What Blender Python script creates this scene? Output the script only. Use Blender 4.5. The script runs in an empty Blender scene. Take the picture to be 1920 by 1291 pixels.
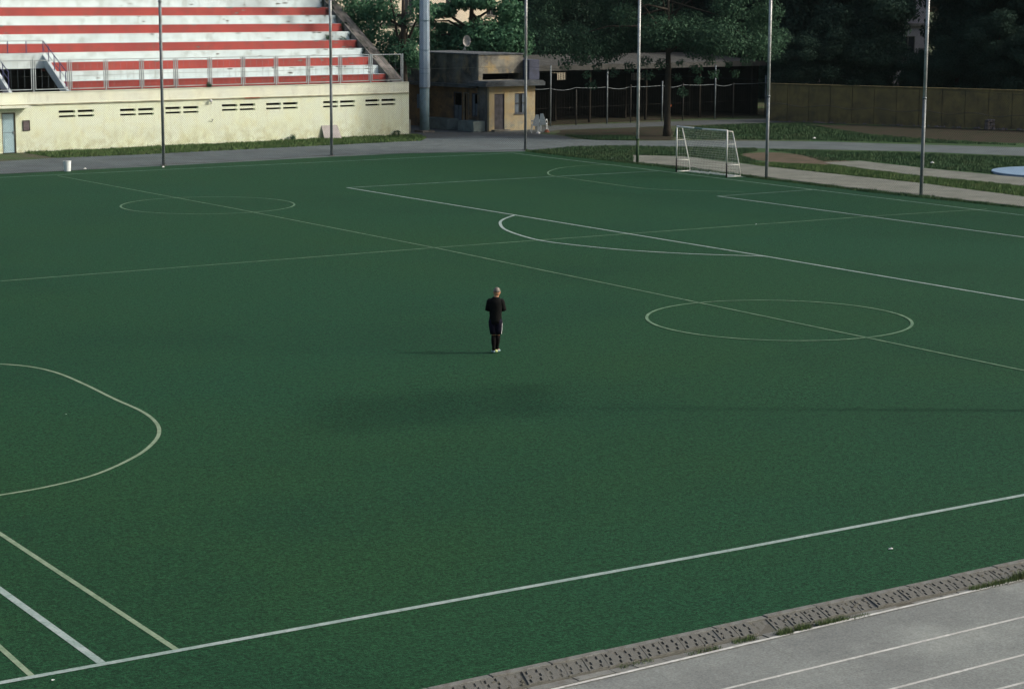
import bpy, bmesh, math, random
import numpy as np
from mathutils import Vector, Matrix
R = math.radians
random.seed(7); np.random.seed(7)
scene = bpy.context.scene
col = scene.collection

# ------------------------------------------------------------------ camera
CAM = Vector((-67.5416, -104.8349, 9.2750))
YAW, PIT, ROLL, FP = 0.576033431, 0.166160682, 0.003870320, 3893.15873
dv = Vector((math.sin(YAW)*math.cos(PIT), math.cos(YAW)*math.cos(PIT), -math.sin(PIT)))
r0 = Vector((math.cos(YAW), -math.sin(YAW), 0)); u0 = r0.cross(dv)
rv = math.cos(ROLL)*r0 + math.sin(ROLL)*u0
uv = -math.sin(ROLL)*r0 + math.cos(ROLL)*u0
cd = bpy.data.cameras.new('camera'); cam = bpy.data.objects.new('camera', cd); col.objects.link(cam)
cd.sensor_width = 36; cd.lens = FP/1920*36; cd.clip_end = 3000; cd.clip_start = .5
m = Matrix((rv, uv, -dv)).transposed().to_4x4(); m.translation = CAM
cam.matrix_world = m; scene.camera = cam

# ------------------------------------------------------------------ light
SUN_AZ = math.atan2(.834, -.552); SUN_EL = R(33)
w = bpy.data.worlds.new('World'); scene.world = w; w.use_nodes = True
wn = w.node_tree; bg = wn.nodes['Background']
sky = wn.nodes.new('ShaderNodeTexSky'); sky.sky_type = 'NISHITA'; sky.sun_disc = False
sky.sun_elevation = SUN_EL; sky.sun_rotation = SUN_AZ; sky.air_density = 1.0; sky.dust_density = 6.0; sky.ozone_density = .6
wn.links.new(sky.outputs[0], bg.inputs[0]); bg.inputs[1].default_value = .10
sd = bpy.data.lights.new('sun', 'SUN'); sd.energy = 1.6; sd.angle = R(3); sd.color = (1, .95, .87)
so = bpy.data.objects.new('sun', sd); col.objects.link(so)
sdir = Vector((math.sin(SUN_AZ)*math.cos(SUN_EL), math.cos(SUN_AZ)*math.cos(SUN_EL), math.sin(SUN_EL)))
so.rotation_euler = sdir.to_track_quat('Z', 'Y').to_euler(); so.location = (0, 0, 60)
vs = scene.view_settings; vs.view_transform = 'Standard'; vs.look = 'None'; vs.exposure = 0.66; vs.gamma = 1

# ------------------------------------------------------------------ helpers
def at(px, py, z=0.0):                      # point of the real ground (or of height z) seen there in the photograph
    v = dv + rv*((px-960)/FP) - uv*((py-645.5)/FP)
    return CAM + v*((z-CAM.z)/v.z)
def hit(px, py, p, n):
    v = dv + rv*((px-960)/FP) - uv*((py-645.5)/FP)
    return CAM + v*((Vector(p)-CAM).dot(n)/v.dot(n))
def gauss(v, lo, hi): return max(lo, min(hi, v))

class MB:
    def __init__(s): s.v = []; s.f = []
    def add(s, vs_, fs):
        n = len(s.v); s.v += [tuple(q) for q in vs_]; s.f += [tuple(i+n for i in q) for q in fs]; return s
    def box(s, x0, x1, y0, y1, z0, z1):
        return s.add([(x0,y0,z0),(x1,y0,z0),(x1,y1,z0),(x0,y1,z0),(x0,y0,z1),(x1,y0,z1),(x1,y1,z1),(x0,y1,z1)],
                     [(0,3,2,1),(4,5,6,7),(0,1,5,4),(1,2,6,5),(2,3,7,6),(3,0,4,7)])
    def tube(s, pts, rad, n=8, cap=True):
        pts = [Vector(p) for p in pts]
        if not hasattr(rad, '__len__'): rad = [rad]*len(pts)
        rings = []
        ref = None
        for i, p in enumerate(pts):
            t = (pts[min(i+1, len(pts)-1)] - pts[max(i-1, 0)]).normalized()
            if ref is None: ref = t.orthogonal().normalized()
            a = (ref - t*ref.dot(t)).normalized(); ref = a; b = t.cross(a)
            rings.append([p + (a*math.cos(2*math.pi*k/n) + b*math.sin(2*math.pi*k/n))*rad[i] for k in range(n)])
        vv = [q for rg in rings for q in rg]; ff = []
        for i in range(len(pts)-1):
            for k in range(n):
                ff.append((i*n+k, i*n+(k+1) % n, (i+1)*n+(k+1) % n, (i+1)*n+k))
        if cap:
            ff.append(tuple(reversed(range(n)))); ff.append(tuple((len(pts)-1)*n+k for k in range(n)))
        return s.add(vv, ff)
    def prism(s, poly, z0, z1):               # poly of (x, y), counter-clockwise or not
        n = len(poly)
        a = sum(poly[i][0]*poly[(i+1) % n][1]-poly[(i+1) % n][0]*poly[i][1] for i in range(n))
        if a < 0: poly = poly[::-1]
        vv = [(p[0], p[1], z0) for p in poly] + [(p[0], p[1], z1) for p in poly]
        ff = [tuple(reversed(range(n))), tuple(range(n, 2*n))] + [(i, (i+1) % n, n+(i+1) % n, n+i) for i in range(n)]
        return s.add(vv, ff)
    def build(s, name, mat_, parent=None, smooth=False, bevel=0):
        me = bpy.data.meshes.new(name); me.from_pydata(s.v, [], s.f); me.materials.append(mat_)
        if bevel or smooth is None:
            pass
        if smooth:
            for p in me.polygons: p.use_smooth = True
        me.validate(); me.update()
        o = bpy.data.objects.new(name, me); col.objects.link(o)
        if parent is not None: o.parent = parent
        if bevel:
            b = o.modifiers.new('bevel', 'BEVEL'); b.width = bevel; b.segments = 2
        return o
def wallgrid(x0, x1, z0, z1, holes, y0, y1, shear=0.0, top_only=False):
    """wall in the x-z plane between y0 (front) and y1 with rectangular holes cut right through"""
    xs = sorted({x0, x1, *[h[0] for h in holes], *[h[1] for h in holes]})
    zs = sorted({z0, z1, *[h[2] for h in holes], *[h[3] for h in holes]})
    xs = [x for x in xs if x0 <= x <= x1]; zs = [z for z in zs if z0 <= z <= z1]
    def solid(i, j):
        if i < 0 or j < 0 or i >= len(xs)-1 or j >= len(zs)-1: return False
        cx = (xs[i]+xs[i+1])/2; cz = (zs[j]+zs[j+1])/2
        return not any(h[0] < cx < h[1] and h[2] < cz < h[3] for h in holes)
    M = MB()
    for i in range(len(xs)-1):
        for j in range(len(zs)-1):
            if not solid(i, j): continue
            a, b, c, d = xs[i], xs[i+1], zs[j], zs[j+1]
            M.add([(a,y0,c),(b,y0,c),(b,y0,d),(a,y0,d)], [(0,1,2,3)])
            if not top_only: M.add([(a,y1,c),(b,y1,c),(b,y1,d),(a,y1,d)], [(3,2,1,0)])
            if not solid(i-1, j): M.add([(a,y0,c),(a,y0,d),(a,y1,d),(a,y1,c)], [(0,1,2,3)])
            if not solid(i+1, j): M.add([(b,y0,c),(b,y0,d),(b,y1,d),(b,y1,c)], [(3,2,1,0)])
            if not solid(i, j-1): M.add([(a,y0,c),(b,y0,c),(b,y1,c),(a,y1,c)], [(3,2,1,0)])
            if not solid(i, j+1): M.add([(a,y0,d),(b,y0,d),(b,y1,d),(a,y1,d)], [(0,1,2,3)])
    return M
def empty(name, loc, rz=0.0):
    o = bpy.data.objects.new(name, None); col.objects.link(o); o.location = loc; o.rotation_euler = (0, 0, rz)
    o.empty_display_size = .3
    return o
def tag(o, label=None, cat=None, group=None, kind=None):
    if label: o['label'] = label
    if cat: o['category'] = cat
    if group: o['group'] = group
    if kind: o['kind'] = kind
    return o
def copy_tree(o, parent=None):
    c = o.copy(); col.objects.link(c); c.parent = parent
    for ch in list(o.children): copy_tree(ch, c)
    return c

def lin(c): return tuple(((x/12.92) if x <= .04045 else ((x+.055)/1.055)**2.4) for x in c)
def mat(name, c1, c2=None, scale=3, c3=None, scale3=20, f3=.5, rough=.85, bump=0.0, bscale=30, grain=0.0, gscale=60,
        spec=.3, streak=None, coarse=False, coord='Object', stain=None, metallic=0.0, lo=.38, hi=.62, leaf=False):
    m_ = bpy.data.materials.new(name); m_.use_nodes = True; nt = m_.node_tree; N = nt.nodes; L = nt.links
    b = N['Principled BSDF']; b.inputs['Roughness'].default_value = rough; b.inputs['Specular IOR Level'].default_value = spec
    b.inputs['Metallic'].default_value = metallic
    tc = N.new('ShaderNodeTexCoord')
    def noise(sc, det=5, vec=None, rgh=.6):
        n = N.new('ShaderNodeTexNoise'); n.inputs['Scale'].default_value = sc; n.inputs['Detail'].default_value = det
        n.inputs['Roughness'].default_value = rgh
        L.new(vec if vec is not None else tc.outputs[coord], n.inputs['Vector']); return n.outputs['Fac']
    def ramp(fac, a, b_, ca=(0,0,0,1), cb=(1,1,1,1)):
        r_ = N.new('ShaderNodeValToRGB'); L.new(fac, r_.inputs[0])
        r_.color_ramp.elements[0].position = a; r_.color_ramp.elements[1].position = b_
        r_.color_ramp.elements[0].color = ca; r_.color_ramp.elements[1].color = cb; return r_.outputs[0]
    def mix(fac, a, b_, mode='MIX'):
        x = N.new('ShaderNodeMix'); x.data_type = 'RGBA'; x.blend_type = mode
        if isinstance(fac, (int, float)): x.inputs[0].default_value = fac
        else: L.new(fac, x.inputs[0])
        for k, q in ((6, a), (7, b_)):
            if isinstance(q, tuple): x.inputs[k].default_value = (*q[:3], 1)
            else: L.new(q, x.inputs[k])
        return x.outputs[2]
    c = (*c1, 1)
    if c2: c = mix(ramp(noise(scale), lo, hi), c1, c2)
    if c3:
        fac = ramp(noise(scale3, 4), .5, .72); mm = N.new('ShaderNodeMath'); mm.operation = 'MULTIPLY'
        L.new(fac, mm.inputs[0]); mm.inputs[1].default_value = f3; c = mix(mm.outputs[0], c, c3)
    if streak:                                # vertical rain streaks: colour, strength
        mp = N.new('ShaderNodeMapping'); mp.inputs['Scale'].default_value = (2.2, 2.2, .18); L.new(tc.outputs[coord], mp.inputs[0])
        fac = ramp(noise(2.0, 6, mp.outputs[0], .7), .52, .78); mm = N.new('ShaderNodeMath'); mm.operation = 'MULTIPLY'
        L.new(fac, mm.inputs[0]); mm.inputs[1].default_value = streak[1]; c = mix(mm.outputs[0], c, streak[0])
    if stain:                                 # (colour, z_low, z_high, strength): grime that rises from / hangs at a height
        sp = N.new('ShaderNodeSeparateXYZ'); L.new(tc.outputs[coord], sp.inputs[0])
        mr = N.new('ShaderNodeMapRange'); L.new(sp.outputs[2], mr.inputs[0])
        mr.inputs[1].default_value = stain[1]; mr.inputs[2].default_value = stain[2]; mr.inputs[3].default_value = 1; mr.inputs[4].default_value = 0
        mm = N.new('ShaderNodeMath'); mm.operation = 'MULTIPLY'; L.new(mr.outputs[0], mm.inputs[0])
        L.new(ramp(noise(1.6, 7, None, .75), .42, .66), mm.inputs[1])
        m2 = N.new('ShaderNodeMath'); m2.operation = 'MULTIPLY'; L.new(mm.outputs[0], m2.inputs[0]); m2.inputs[1].default_value = stain[3]
        c = mix(m2.outputs[0], c, stain[0])
    if leaf:
        g = N.new('ShaderNodeNewGeometry')
        c = mix(g.outputs['Random Per Island'], c, leaf, 'MIX')
    if grain:
        g1 = ramp(noise(gscale, 5 if coarse else 3, None, .92 if coarse else .8), .34 if coarse else .25, .66 if coarse else .75, (1-grain,)*3+(1,), (1+grain,)*3+(1,))
        c = mix(1.0, c, g1, 'MULTIPLY')
        if coarse: c = mix(1.0, c, ramp(noise(gscale*.31, 6, None, .9), .34, .66, (1-grain*.4,)*3+(1,), (1+grain*.4,)*3+(1,)), 'MULTIPLY')
    if isinstance(c, tuple): b.inputs['Base Color'].default_value = c
    else: L.new(c, b.inputs['Base Color'])
    if bump:
        bp = N.new('ShaderNodeBump'); bp.inputs['Strength'].default_value = bump; bp.inputs['Distance'].default_value = .02
        L.new(noise(bscale, 6), bp.inputs['Height']); L.new(bp.outputs[0], b.inputs['Normal'])
    if leaf:
        tr = N.new('ShaderNodeBsdfTranslucent'); ms = N.new('ShaderNodeMixShader'); ms.inputs[0].default_value = .3
        L.new(c, tr.inputs[0]); L.new(b.outputs[0], ms.inputs[1]); L.new(tr.outputs[0], ms.inputs[2])
        L.new(ms.outputs[0], N['Material Output'].inputs[0])
    return m_

# ------------------------------------------------------------------ materials
M_turf = mat('turf', (.0098,.0520,.0240), (.0122,.0525,.0200), .045, (.0078,.0425,.0195), .12, .75, rough=.82, spec=.12, grain=1.0, gscale=15, bump=.8, bscale=45, coarse=True)
M_ground = mat('rough_ground', (.060,.10,.045), (.085,.085,.06), .35, (.05,.09,.035), 1.2, .6, rough=1, spec=.1, grain=.35, gscale=9)
M_meadow = mat('meadow', (.034,.085,.034), (.050,.092,.038), .4, (.085,.076,.05), .9, .5, rough=1, spec=.1, grain=.35, gscale=7)
M_dirt = mat('dirt', (.13,.10,.078), (.085,.075,.052), .8, (.05,.075,.03), 2.2, .5, rough=1, spec=.1, grain=.3, gscale=9)
M_darkdirt = mat('dark_dirt', (.050,.040,.030), (.034,.036,.022), .8, (.026,.05,.02), 1.5, .6, rough=1, spec=.1, grain=.3, gscale=9)
M_asph = mat('old_asphalt', (.115,.145,.150), (.088,.108,.115), .5, (.155,.178,.178), 1.1, .5, rough=.95, spec=.2, grain=.25, gscale=14)
M_track = mat('running_track_surface', (.205,.228,.218), (.150,.165,.162), .30, (.285,.315,.295), .45, .7, rough=.9, spec=.25, grain=.34, gscale=26, bump=.6, bscale=120, coarse=True)
M_plaza = mat('plaza', (.085,.10,.105), (.07,.08,.085), .6, (.05,.07,.04), 1.4, .5, rough=.95, grain=.25, gscale=10)
M_conc = mat('pale_concrete', (.185,.20,.175), (.125,.14,.12), .7, (.13,.13,.10), 2.0, .5, rough=.95, grain=.3, gscale=9)
M_kerb = mat('kerb_concrete', (.18,.192,.182), (.135,.143,.135), 1.5, (.085,.075,.06), 5, .6, rough=.95, grain=.3, gscale=60, bump=.5, bscale=60)
M_paver = mat('paver_concrete', (.165,.172,.16), (.125,.128,.116), 1.1, (.085,.085,.07), 3, .7, rough=.98, grain=.45, gscale=60, bump=.6, bscale=70)
M_soil = mat('soil', (.11,.108,.095), (.075,.078,.062), 3, rough=1, grain=.3, gscale=50)
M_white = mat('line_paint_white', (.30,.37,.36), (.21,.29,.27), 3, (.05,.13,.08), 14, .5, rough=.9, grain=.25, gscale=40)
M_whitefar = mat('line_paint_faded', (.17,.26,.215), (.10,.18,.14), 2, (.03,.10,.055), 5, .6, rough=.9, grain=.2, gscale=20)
M_weed = mat('weeds', (.10,.15,.06), (.07,.11,.045), 3, (.14,.13,.07), 6, .5, rough=.9, spec=.1)
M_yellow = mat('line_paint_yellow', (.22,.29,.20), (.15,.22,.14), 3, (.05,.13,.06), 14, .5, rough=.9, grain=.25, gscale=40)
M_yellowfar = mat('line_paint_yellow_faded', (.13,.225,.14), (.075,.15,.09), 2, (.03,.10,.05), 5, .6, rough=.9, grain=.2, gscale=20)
M_trackline = mat('track_line_paint', (.52,.54,.52), (.40,.41,.39), 3, (.22,.22,.21), 9, .8, rough=.9, grain=.2, gscale=50)

M_swall = mat('stand_wall_plaster', (.73,.81,.62), (.71,.79,.65), .5, (.68,.69,.42), 1.3, .5, rough=.95, grain=.07, gscale=14,
              stain=((.36,.35,.16), 0, 1.5, .8), streak=((.50,.50,.38), .45))
M_sband = mat('stand_parapet_plaster', (.78,.82,.66), (.73,.79,.68), .6, (.52,.53,.42), 1.6, .45, rough=.95, grain=.07, gscale=14, streak=((.40,.41,.33), .35))
M_ledge = mat('dirty_ledge', (.42,.42,.32), (.24,.24,.16), 2, (.16,.12,.07), 5, .7, rough=.95, grain=.2, gscale=20)
M_red = mat('red_step_paint', (.38,.070,.060), (.30,.058,.052), .7, (.17,.08,.07), 1.8, .55, rough=.8, grain=.13, gscale=22, streak=((.24,.12,.09), .4))
M_wht = mat('white_step_paint', (.68,.79,.80), (.58,.69,.71), .6, (.36,.41,.39), 1.2, .65, rough=.8, grain=.08, gscale=22, streak=((.36,.38,.34), .45))
M_greyc = mat('weathered_concrete', (.22,.215,.195), (.13,.13,.12), 1.2, (.07,.08,.055), 3, .7, rough=.95, grain=.25, gscale=16, streak=((.06,.06,.05), .6))
M_mesh = mat('infill_wire', (.16,.21,.23), rough=.7)
M_bluec = mat('shade_blue_plaster', (.55,.63,.66), (.48,.56,.60), 1, (.35,.40,.42), 3, .4, rough=.9, grain=.08, gscale=20)  # blue of the entrance beams' shaded faces is put into the colour
M_steel = mat('galvanised_steel', (.36,.43,.45), (.26,.31,.33), 2, rough=.55, spec=.5, metallic=.25, grain=.1, gscale=30)
M_navy = mat('navy_rail_paint', (.055,.06,.16), (.08,.085,.17), 3, rough=.6)
M_poleL = mat('pole_pale_paint', (.60,.65,.66), (.44,.48,.50), 1.5, (.20,.20,.18), 4, .5, rough=.35, spec=.7)
M_poleD = mat('pole_dark_paint', (.24,.29,.31), (.15,.18,.19), 2, (.09,.07,.05), 5, .5, rough=.5, spec=.5)
M_poleG = mat('pole_green_paint', (.03,.085,.04), (.045,.075,.035), 2, rough=.7)
M_mast = mat('mast_blue_grey', (.30,.40,.50), (.25,.34,.42), .8, (.36,.42,.46), 3, .4, rough=.55, spec=.5, metallic=.2, grain=.08)
M_mast2 = mat('mast_lower_teal', (.19,.30,.34), (.15,.24,.27), .8, (.11,.14,.13), 3, .5, rough=.6, spec=.4, grain=.1)
M_black = mat('unlit_black', (.015,.013,.010), (.022,.018,.012), 2, rough=1, spec=0)  # near-black colour takes the place of unlit depth behind openings
M_string = mat('stained_stringer', (.25,.23,.215), (.12,.115,.105), 1.0, (.045,.05,.035), 2.2, .85, rough=.95, grain=.3, gscale=12)
M_inner = mat('interior_shade_dark', (.03,.027,.022), (.02,.018,.015), 1, rough=1, spec=.05)  # very dark tone stands in for shade inside passage and shed
M_door = mat('pale_blue_door_paint', (.36,.52,.58), (.31,.46,.53), 1.5, (.22,.30,.32), 4, .35, rough=.6, grain=.07)
M_doorf = mat('dark_door_frame', (.16,.15,.10), (.09,.08,.06), 3, rough=.9)
M_sign = mat('dark_notice', (.10,.075,.085), (.17,.15,.16), 9, rough=.8)
M_plast = mat('white_plastic', (.76,.82,.83), (.64,.71,.73), 3, rough=.5, spec=.4)
M_lamp = mat('lamp_housing', (.70,.72,.74), rough=.5)
M_hplA = mat('mouldy_plaster_shaded', (.16,.165,.155), (.045,.05,.048), .7, (.27,.22,.14), 1.3, .9, rough=.95, grain=.3, gscale=9, streak=((.03,.033,.03), .7))  # mould, plus shade painted in on the side away from the sun
M_hplU = mat('mouldy_plaster_pale', (.31,.30,.25), (.13,.13,.12), .9, (.44,.34,.17), 1.5, .9, rough=.95, grain=.25, gscale=10, streak=((.10,.105,.10), .75))
M_hplY = mat('ochre_plaster', (.45,.35,.18), (.42,.38,.26), 1.2, (.26,.24,.19), 2.2, .6, rough=.95, grain=.2, gscale=10,
             stain=((.20,.23,.21), 0, 2.2, 1.0), streak=((.36,.17,.07), .6))
M_hplB = mat('brown_plaster', (.26,.17,.085), (.13,.10,.07), .9, (.05,.055,.05), 1.9, .85, rough=.95, grain=.3, gscale=9)
M_slab = mat('canopy_slab', (.105,.125,.14), (.06,.07,.078), 1.8, (.17,.18,.18), 4, .6, rough=.95, grain=.2)
M_tank = mat('blue_grey_tank', (.085,.10,.155), (.06,.07,.10), 1.5, rough=.8)
M_hdoor = mat('grey_wood_door', (.10,.10,.115), (.065,.062,.068), 3, rough=.9, grain=.15)
M_shut = mat('faded_shutter', (.13,.17,.21), (.09,.115,.14), 3, rough=.8)
M_plan = mat('planter_concrete', (.20,.26,.255), (.15,.19,.19), 2, (.10,.12,.11), 5, .5, rough=.95, grain=.2)
M_dish = mat('dish_paint', (.50,.49,.46), (.36,.35,.33), 4, rough=.6)
M_roof = mat('shed_roof_sheet', (.075,.078,.075), (.05,.053,.05), 1.0, (.10,.10,.09), 3, .5, rough=.9, grain=.2)
M_post = mat('thin_post_galvanised', (.26,.31,.33), (.16,.19,.20), 2, rough=.6, metallic=.2)
M_postD = mat('thin_post_rusty', (.06,.065,.06), (.045,.04,.035), 2, rough=.9)
M_cwall = mat('ochre_boundary_plaster', (.245,.20,.085), (.165,.14,.07), .9, (.13,.12,.075), 2.2, .7, rough=.95, grain=.25, gscale=8, streak=((.10,.075,.045), .7),
              stain=((.07,.065,.045), 0, 1.0, .9))
M_rock = mat('rubble_stone', (.16,.145,.14), (.10,.09,.085), 4, rough=1, grain=.3, gscale=20)
M_bluepad = mat('pale_blue_pad', (.20,.31,.43), (.16,.26,.38), 1.5, rough=.85, grain=.12, gscale=12)
M_alum = mat('goal_white_paint', (.74,.76,.72), (.62,.65,.62), 6, rough=.4, spec=.5)
M_goaldark = mat('goal_black_band', (.02,.022,.024), rough=.6)
M_net = mat('goal_net_cord', (.55,.62,.60), rough=.9)
M_bnet = mat('ball_net_cord', (.035,.045,.045), rough=.9)
M_bark = mat('bark', (.052,.044,.034), (.03,.028,.022), 3, rough=1, grain=.35, gscale=20, bump=.6, bscale=12)
M_leafA = mat('leaves_bright', (.055,.16,.085), (.035,.11,.060), .6, rough=.65, spec=.2, leaf=(.10,.23,.125))
M_leafB = mat('leaves_mid', (.038,.092,.056), (.028,.070,.044), .6, rough=.75, spec=.12, leaf=(.07,.145,.085))
M_leafC = mat('leaves_dark', (.027,.060,.042), (.020,.046,.034), .5, rough=.75, spec=.1, leaf=(.045,.085,.058))
M_grass = mat('grass_blades', (.10,.165,.065), (.075,.14,.05), .5, (.16,.15,.08), 1.2, .5, rough=.9, spec=.1)
M_grassd = mat('grass_blades_dark', (.045,.098,.048), (.058,.105,.050), .5, (.11,.10,.055), 1.2, .4, rough=.9, spec=.1)
M_cream = mat('cream_render', (.78,.70,.53), (.72,.66,.52), .3, (.60,.56,.48), 1.0, .4, rough=.9)
M_grey2 = mat('lavender_grey_render', (.33,.32,.35), (.27,.265,.28), .4, (.20,.19,.19), 1.2, .5, rough=.9)
M_glass = mat('dark_window_glass', (.03,.035,.04), rough=.15, spec=.6)
M_paper = mat('white_litter', (.75,.76,.74), rough=.8)
M_skin = mat('skin', (.46,.25,.15), (.40,.21,.125), 12, rough=.6)
M_hair = mat('grey_hair', (.24,.22,.195), (.11,.095,.08), 18, rough=.8, bump=.4, bscale=90)
M_shirt = mat('black_shirt_cloth', (.008,.009,.009), (.011,.012,.012), 9, rough=.95, spec=.1)
M_short = mat('navy_shorts_cloth', (.008,.008,.018), (.009,.009,.02), 9, rough=.9, spec=.15)
M_sock = mat('black_sock_cloth', (.008,.008,.008), rough=.95, spec=.1)
M_stripe = mat('white_cloth', (.75,.78,.80), rough=.9)
M_shoe = mat('pale_blue_shoe', (.13,.22,.32), (.22,.34,.30), 20, rough=.6)
M_heel = mat('yellow_heel', (.75,.85,.35), rough=.6)
M_rust = mat('exposed_brick', (.28,.10,.06), (.16,.08,.05), 6, rough=1)

# ------------------------------------------------------------------ ground sheets
def sheet(name, pts, z, mat_, parent=None, kind='structure', thick=0):
    pts = [Vector(p) for p in pts]
    M = MB()
    if thick: M.prism([(p.x, p.y) for p in pts], z-thick, z)
    else:
        n = len(pts); a = sum(pts[i].x*pts[(i+1) % n].y-pts[(i+1) % n].x*pts[i].y for i in range(n))
        if a < 0: pts = pts[::-1]
        M.add([(p.x, p.y, z) for p in pts], [tuple(range(n))])
    o = M.build(name, mat_, parent)
    if parent is None: o['kind'] = kind
    return o
def wob(pts, amp=.12, step=1.2, closed=True):
    """break straight edges into short uneven pieces"""
    out = []; n = len(pts)
    for i in range(n if closed else n-1):
        a, b = Vector(pts[i]), Vector(pts[(i+1) % n]); L_ = (b-a).length; k = max(1, min(90, int(L_/step)))
        for j in range(k):
            p = a.lerp(b, j/k)
            if j: p = p + Vector((random.uniform(-amp, amp), random.uniform(-amp, amp), 0))
            out.append(p)
    if not closed: out.append(Vector(pts[-1]))
    return out
g = MB().add([(-900,-700,-.03),(900,-700,-.03),(900,1100,-.03),(-900,1100,-.03)], [(0,1,2,3)]).build('ground', M_ground); g['kind'] = 'structure'
# natural field behind the goal and round to the corner
sheet('grass_field', wob([at(985,281), at(1060,277), at(1130,273), at(1280,268), at(1500,262), at(1500,228), at(1920,255), at(2300,280), at(2400,440), at(1920,394), at(1400,334), at(1190,308)], .1), -.022, M_meadow)
# asphalt lane: far straight and bend
lane = wob([at(-400,354), at(0,327), at(300,312.5), at(622,295), at(770,288.5), at(985,285), at(1060,280), at(1120,277.5), at(1195,276), at(1300,276), at(1440,278), at(1560,280), at(1700,283), at(1920,292), at(2200,312)]
           + [at(2200,290), at(1920,276), at(1700,270), at(1560,265.5), at(1440,264), at(1300,263), at(1195,263.5), at(1120,262.5), at(1000,256), at(900,255), at(800,259), at(740,264), at(560,272.5), at(400,280), at(300,285), at(150,293), at(0,302), at(-400,326)], .10, 1.5)
sheet('asphalt_path', lane, -.014, M_asph)
sheet('plaza', wob([at(765,262), at(800,262), at(1000,262), at(1090,264), at(1060,255), at(1010,250), at(1045,243), at(1250,236), at(1440,230), at(1520,228), at(1510,223), at(1437,222), at(1240,228), at(1010,236), at(1000,228), at(760,228)], .08, 1.5), -.018, M_plaza)
sheet('bare_earth', wob([at(1050,244), at(1245,237), at(1262,246), at(1262,262), at(1120,262), at(1040,250)], .25, .9), -.010, M_darkdirt)
sheet('bare_earth', wob([at(1480,232), at(1918,244), at(2200,262), at(2200,285), at(1920,268), at(1760,264), at(1700,258), at(1640,255)], .25, .9), -.010, M_darkdirt)
sheet('dirt_patch', wob([at(1385,287), at(1440,285), at(1500,290), at(1560,296), at(1590,303), at(1550,309), at(1500,307), at(1440,303), at(1390,297)], .25, .7), -.010, M_dirt)
sheet('concrete_path', wob([at(1187,291), at(1280,293.5), at(1420,311), at(1570,327), at(1730,344), at(1920,369), at(2300,420), at(2300,441), at(1920,387.5), at(1637,357), at(1420,331), at(1280,312), at(1188,304)], .05, 1.5), .012, M_conc, thick=.08)
sheet('concrete_path', wob([at(1140,296.5), at(1186,294.5), at(1186,297.2), at(1140,298.5)], .05, 1.5), .008, M_conc, thick=.06)
sheet('concrete_path', wob([at(1545,304.5), at(1612,301.5), at(1730,315), at(1875,329), at(1920,332.5), at(2300,365), at(2300,385), at(1920,348.5), at(1730,330), at(1590,312), at(1566,309)], .06, 1.5), .004, M_conc, thick=.06)
# pale blue round pad
c0 = at(1985, 325)
pts = [c0 + Vector((math.cos(t)*3.9, math.sin(t)*3.9, 0)) for t in np.linspace(0, 2*math.pi, 49)[:-1]]
cl, cr = at(1872, 327), None
rad = (cl-c0).length
pts = [c0 + (rv*math.cos(t) + Vector((math.sin(YAW), math.cos(YAW), 0))*math.sin(t))*rad for t in np.linspace(0, 2*math.pi, 57)[:-1]]
pad = MB().prism([(p.x, p.y) for p in pts], -.03, .10).build('round_pad', M_bluepad)
tag(pad, 'pale blue round pad lying on the grass at the right edge beside the concrete path', 'pad')

# synthetic pitch
ya, yb = at(800,1291), at(1920,1050)
tdir = (yb-ya).normalized()
e0 = ya - tdir*60; e1 = yb + tdir*46
turf_pts = [e0, e1, at(2300,448), at(1920,391), at(1637,360.5), at(1420,334), at(1188,306.5), at(1100,296), at(985,284), at(770,287), at(622,294), at(300,311.5), at(0,326), at(-700,372)]
pitch = sheet('pitch', turf_pts, 0.0, M_turf)
# the green sheet is finely divided nowhere: its texture carries the pile

def spline(pts, k=10):
    P = [pts[0]*2-pts[1]] + pts + [pts[-1]*2-pts[-2]]; out = []
    for i in range(1, len(P)-2):
        for j in range(k):
            t = j/k; a, b, c, d = P[i-1], P[i], P[i+1], P[i+2]
            out.append(.5*((2*b)+(c-a)*t+(2*a-5*b+4*c-d)*t*t+(3*b-a-3*c+d)*t**3))
    out.append(pts[-1]); return out
def stripe(name, pts, wd, z, mat_, parent, closed=False):
    pts = [Vector(p) for p in pts]; n = len(pts); vv = []; ff = []
    for i, p in enumerate(pts):
        a = pts[(i-1) % n] if (closed or i) else p; b = pts[(i+1) % n] if (closed or i < n-1) else p
        t = (b-a).normalized(); q = Vector((-t.y, t.x, 0))*wd/2
        vv += [(p.x+q.x, p.y+q.y, z), (p.x-q.x, p.y-q.y, z)]
    for i in range(n if closed else n-1):
        j = (i+1) % n; ff.append((2*i, 2*i+1, 2*j+1, 2*j))
    return MB().add(vv, ff).build(name, mat_, parent)
def ext(a, b, e0_, e1_):
    t = (b-a).normalized(); return [a-t*e0_, b+t*e1_]
Z1, Z2, Z3 = .005, .009, .013
stripe('touchline', [*ext(at(0,1280), at(760,1142), 12, 0), *ext(at(1400,1026), at(1920,928), 0, 28)], .125, Z2, M_white, pitch)
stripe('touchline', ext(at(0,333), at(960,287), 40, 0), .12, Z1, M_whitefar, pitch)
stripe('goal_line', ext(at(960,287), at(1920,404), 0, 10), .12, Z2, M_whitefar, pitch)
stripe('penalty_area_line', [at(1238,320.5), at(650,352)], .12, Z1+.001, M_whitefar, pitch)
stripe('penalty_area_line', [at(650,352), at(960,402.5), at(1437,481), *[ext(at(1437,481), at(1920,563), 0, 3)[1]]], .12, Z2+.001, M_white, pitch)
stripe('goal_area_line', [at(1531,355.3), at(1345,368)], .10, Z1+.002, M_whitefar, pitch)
stripe('goal_area_line', ext(at(1345,368), at(1920,445), 0, 3), .11, Z2+.002, M_white, pitch)
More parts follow.
